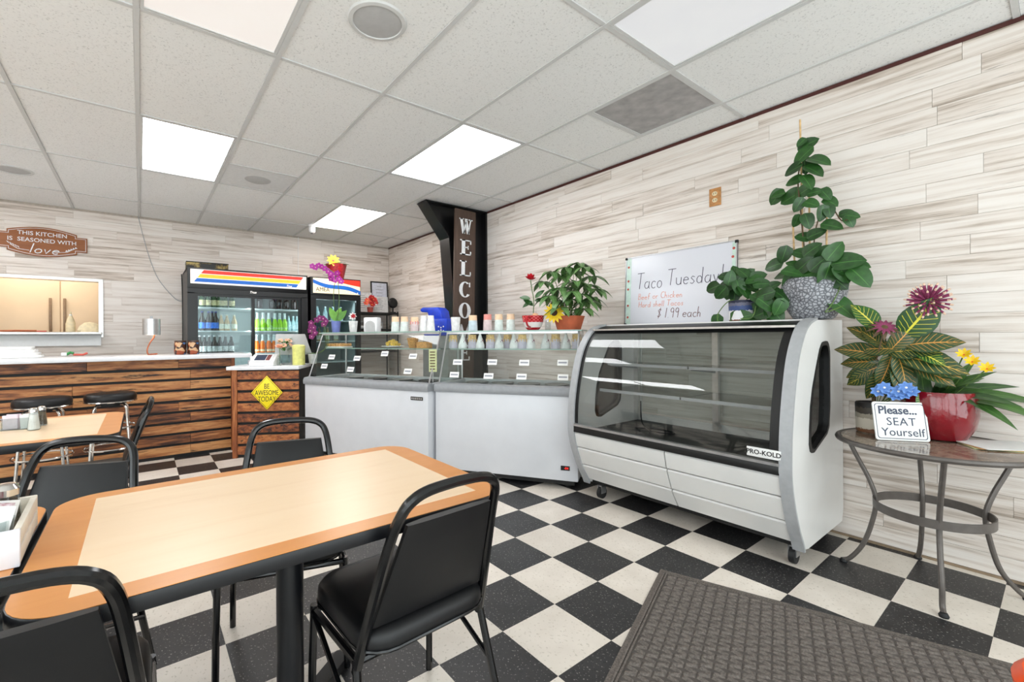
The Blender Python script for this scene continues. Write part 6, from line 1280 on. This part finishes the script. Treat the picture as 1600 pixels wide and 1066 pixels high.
t = thing('dead_flower', 'shrivelled brown and purple flower head at the left of the croton', 'flower', B); p = L2(onX(1382, 512, 3.0), B); MB().tube([(.0, .0, .14), (-.02, 0, .3), p], .003, 6).build('stem', M['stem_brown'], t); flower(t, p, (-.6, -.3, .6), 12, .05, .018, M['dry_plum'], M['stem_brown'], .015, .6, cl=.5); flower(t, p, (-.6, -.3, .6), 9, .07, .02, M['stem_brown'], None, .015, .2, cl=.6)
t = thing('blue_flowers', 'cluster of bright blue flowers at the foot of the croton', 'flowers', B)
for a, c in ((1372, 612), (1382, 606), (1392, 612), (1404, 612), (1416, 606), (1424, 612), (1398, 618), (1412, 616)):
    p = L2(onX(a, c, 2.98), B); MB().tube([(-.03, -.02, .145), p], .002, 5).build('stem', M['stem'], t); flower(t, p, TOC(Vector(B)+p)+Vector((0, 0, .5)), 7, .034, .024, M['flower_blue'], M['paper'], .006, .3)
# red pot
B = (3.155, .395, TZ+.0005); t = thing('red_potted_plant', 'strap-leaved plant with yellow flowers in a glossy dark red pot', 'plant', B)
MB().lathe([(.085, 0), (.1, .006), (.13, .06), (.143, .13), (.14, .205), (.132, .236), (.126, .232), (.124, .2), (0, .2)], 40).build('pot', M['red_glaze'], t); MB().lathe([(.124, .205), (0, .215)], 20).build('soil', M['soil'], t)
sl = leaf_mesh('leaf', .25, .066, 'strap', .45, .25, 8)
for (dx, dz, dxw, s, off) in ((-.05, 1.3, .1, .95, -.05), (.7, .9, -.2, .9, 0), (1, .45, -.3, 1.1, .03), (1, .15, -.3, 1.1, .05), (1, .3, .3, 1.2, .06), (.9, -.1, -.6, .9, .07), (.5, .8, -.5, .7, 0), (.2, .7, -.7, .7, 0), (-.4, .5, -.6, .7, -.04), (-.9, .25, -.4, .7, -.08), (.9, .6, .2, 1.05, .02), (.3, 1.0, .4, .9, 0), (.6, .3, -.8, .7, .03), (-.3, .9, .3, .8, -.03), (1, .0, .1, 1.2, .08), (.15, 1.2, -.3, .8, .01), (.45, 1.1, -.1, .85, .02), (.6, .7, .5, 1.0, 0), (.35, .6, -.6, .9, .02), (.8, .35, -.5, .95, .04), (-.6, .7, -.2, .75, -.05)): put_leaf(sl, M['strapleaf'], t, (0, -off, .205), (dxw, -dx, dz), (-.5, -.2, .8), s=s)
put_leaf(cg, leaf_mat('yellow leaf', (196, 200, 110), (220, 214, 130)), t, (-.1, .03, .23), (-.5, .1, -.6), (-.8, -.5, .3), s=.5)
for a, c in ((1519, 566), (1542, 577), (1506, 555)):
    p = L2(onX(a, c, 3.1), B); MB().tube([(0, 0, .15), p], .003, 5).build('stem', M['stem'], t); flower(t, p, TOC(Vector(B)+p)+Vector((0, 0, .6)), 8, .036, .016, M['sun_yellow'], M['flower_orange'], .006, .9)
t = thing('menu_pile', 'pile of printed leaflets on the right of the bistro table', 'leaflets', (3.13, .18, TZ+.001), R(-62))
for k in range(3): o = MB().box(-.14, .14, -.1, .1, .003*k, .003*k+.0026).build('leaflet', (M['menu_green'], M['oak'], M['paper'])[k], t, smooth=False); o.rotation_euler = (0, 0, .12*k)

# ------------------------------------------------------------------ floor mat (quilted relief is built)
ma = math.atan2(-1.11, .384); t = thing('floor_mat', 'large grey ribbed entrance mat on the checkered floor', 'mat', (2.125, 1.276, 0), ma)
ML, MW = 1.75, 1.06
MB().box(0, ML, -MW, 0, .0005, .006).build('backing', M['mat'], t, bevel=.002)
b = MB(); px_, py_ = .044, .027; n_i = int((ML-.09)/px_); n_j = int((MW-.09)/py_)
for i in range(n_i):
    for j in range(n_j):
        cx_ = .045+(i+.5)*px_; cy_ = -.045-(j+.5)*py_; s = 1 if (i+j) % 2 else -1; k = len(b.v)
        a, c_ = px_/2-.001, py_/2-.002
        b.v += [(cx_-a, cy_-c_+s*.007, .0062), (cx_+a, cy_-c_-s*.007, .0062), (cx_+a, cy_+c_-s*.007, .0062), (cx_-a, cy_+c_+s*.007, .0062), (cx_-a*.7, cy_-c_*.4+s*.005, .0125), (cx_+a*.7, cy_-c_*.4-s*.005, .0125), (cx_+a*.7, cy_+c_*.4-s*.005, .0125), (cx_-a*.7, cy_+c_*.4+s*.005, .0125)]
        b.f += [(k+4, k+5, k+6, k+7), (k, k+1, k+5, k+4), (k+1, k+2, k+6, k+5), (k+2, k+3, k+7, k+6), (k+3, k, k+4, k+7)]; b.mi += [0]*5
MB().box(.042, ML-.042, -MW+.042, -.042, .005, .0072).build('pile_base', pm('dark mat grooves', (84, 78, 74), .95), t, smooth=False)
b.build('ribbed_pile', M['mat'], t, smooth=False, kind='stuff')
b = MB()
for q in (.022, .034): b.ring([(q, -MW+q), (ML-q, -MW+q), (ML-q, -q), (q, -q)], [(q+.007, -MW+q+.007), (ML-q-.007, -MW+q+.007), (ML-q-.007, -q-.007), (q+.007, -q-.007)], .006, .011, ax=2)
b.build('border_rib', M['mat'], t, smooth=False)

# ------------------------------------------------------------------ condiments
def shaker(label, loc, h, cap_m, fill, r=.02):
    t = thing('shaker', label, 'shaker', loc); MB().lathe([(r, 0), (r*1.12, .004), (r*.72, h*.78), (r*.72, h*.8)], 14).build('glass', M['jar_glass'], t); MB().lathe([(r*.9, .004), (r*.98, .008), (r*.68, h*.7), (0, h*.7)], 14).build('contents', fill, t)
    MB().lathe([(r*.8, h*.78), (r*.82, h*.9), (r*.6, h*.98), (0, h)], 16).build('cap', cap_m, t); return t
salt = pm('salt', (238, 238, 236), .8); pepper = pm('pepper', (110, 98, 84), .9, var=.3, scale=200)
p = onZ(53, 672, .74); shaker('salt shaker standing on the table before the bar stools', (p.x, p.y, .7405), .115, M['chrome'], salt, .024)
p2 = onZ(64, 666, .74); shaker('pepper shaker tucked behind the salt shaker', (p2.x, p2.y+.03, .7405), .105, M['chrome'], pepper, .022)
p = onZ(34, 672, .74); t = thing('sugar_caddy', 'clear caddy of sweetener packets beside the salt shaker', 'caddy', (p.x-.01, p.y+.05, .7405), R(-8)); MB().ring(rrect(-.07, .07, -.04, .04, .01, 2), rrect(-.066, .066, -.036, .036, .008, 2), 0, .06, ax=2).build('holder', M['jar_glass'], t); MB().box(-.07, .07, -.04, .04, 0, .003).build('base', M['jar_glass'], t)
for k in range(8): o = MB().box(-.028, .028, -.001, .001, .0, .07).build('packet', (M['paper'], pm('pink print packet', (232, 216, 226), .6))[k % 2], t, smooth=False); o.location = (-.035 if k % 2 else .035, -.03+.0085*k, .005); o.rotation_euler = (R(-6+3*(k % 4)), R(5*((k % 3)-1)), 0)
# crate on the left table
B = (-.300, 1.435, .7405); t = thing('condiment_crate', 'white wooden condiment crate at the left edge', 'crate', B, R(2))
wp = pm('whitewashed crate wood', (226, 218, 204), .6, var=.04, scale=20); wpf = pm('white crate front', (236, 238, 246), .5, var=.01)
MB().box(-.17, .095, -.135, -.123, 0, .076).build('front_board', wpf, t, bevel=.002); MB().box(-.17, .095, .123, .135, 0, .076).build('back_board', wp, t, bevel=.002)
for z in (.003, .042): MB().box(.083, .095, -.123, .123, z, z+.032).build('side_slat', wp, t, bevel=.002); MB().box(-.17, -.158, -.123, .123, z, z+.032).build('side_slat', wp, t, bevel=.002)
MB().box(-.158, .083, -.123, .123, 0, .006).build('bottom', wp, t, smooth=False)
o = MB().lathe([(.012, 0), (.012, .001), (0, .001)], 10).build('hole', M['print_black'], t); o.matrix_local = faceY((.0, -.1355, .05))
def W(dx, dy, dz=.0065): return (B[0]+dx, B[1]+dy, B[2]+dz)
t = shaker('large glass shaker with a metal lid inside the white crate', W(.045, .065), .125, M['chrome'], pepper, .032)
t = thing('packet_glass', 'glass of sweetener packets inside the white crate', 'glass', W(.04, -.05)); MB().lathe([(.032, 0), (.034, .003), (.04, .075), (.037, .075), (.031, .006)], 20, cap=False).build('glass', M['jar_glass'], t); MB().lathe([(.032, .0), (0, .002)], 20).build('base', M['jar_glass'], t)
pk = [M['paper'], pm('pink packet', (228, 120, 130), .6, var=.3, scale=60, rgb2=(240, 230, 236)), pm('violet packet', (140, 120, 190), .6, var=.3, scale=60, rgb2=(236, 232, 240))]
for k in range(9): o = MB().box(-.02, .02, -.001, .001, 0, .1).build('packet', pk[k % 3], t, smooth=False); o.location = (rs.uniform(-.008, .008), -.022+.0055*k, .01); o.rotation_euler = (R(rs.uniform(-14, 14)), R(rs.uniform(-16, 16)), R(rs.uniform(-25, 25)))
for k in range(5):
    o = MB().box(-.028, .028, -.018, .018, 0, .0016).build('sweetener_packet', pk[k % 3], smooth=False); o.location = W(-.10+.02*(k % 2), -.06+.035*k, .0075+.0125*k); o.rotation_euler = (R(8*(k % 2)), R(-6), k*.9); tag(o, 'loose sweetener packet lying in the white crate, %s from the bottom' % ORD[k], 'packet', 'loose packets in the crate')
# orange seat pad corner at the bottom right edge of the picture
p = onZ(1632, 1108, .43); t = thing('orange_stool', 'orange plastic stool cut off by the bottom right corner', 'stool', (p.x+.13, p.y-.13, 0))
MB().lathe([(.0, .38), (.15, .38), (.178, .40), (.182, .425), (.165, .445), (.1, .45), (0, .45)], 32).build('seat', M['orange_vinyl'], t)
for a in range(4): MB().tube([(.1*math.cos(a*1.571+.6), .1*math.sin(a*1.571+.6), .39), (.15*math.cos(a*1.571+.6), .15*math.sin(a*1.571+.6), 0)], .014, 10).build('leg', M['orange_vinyl'], t)
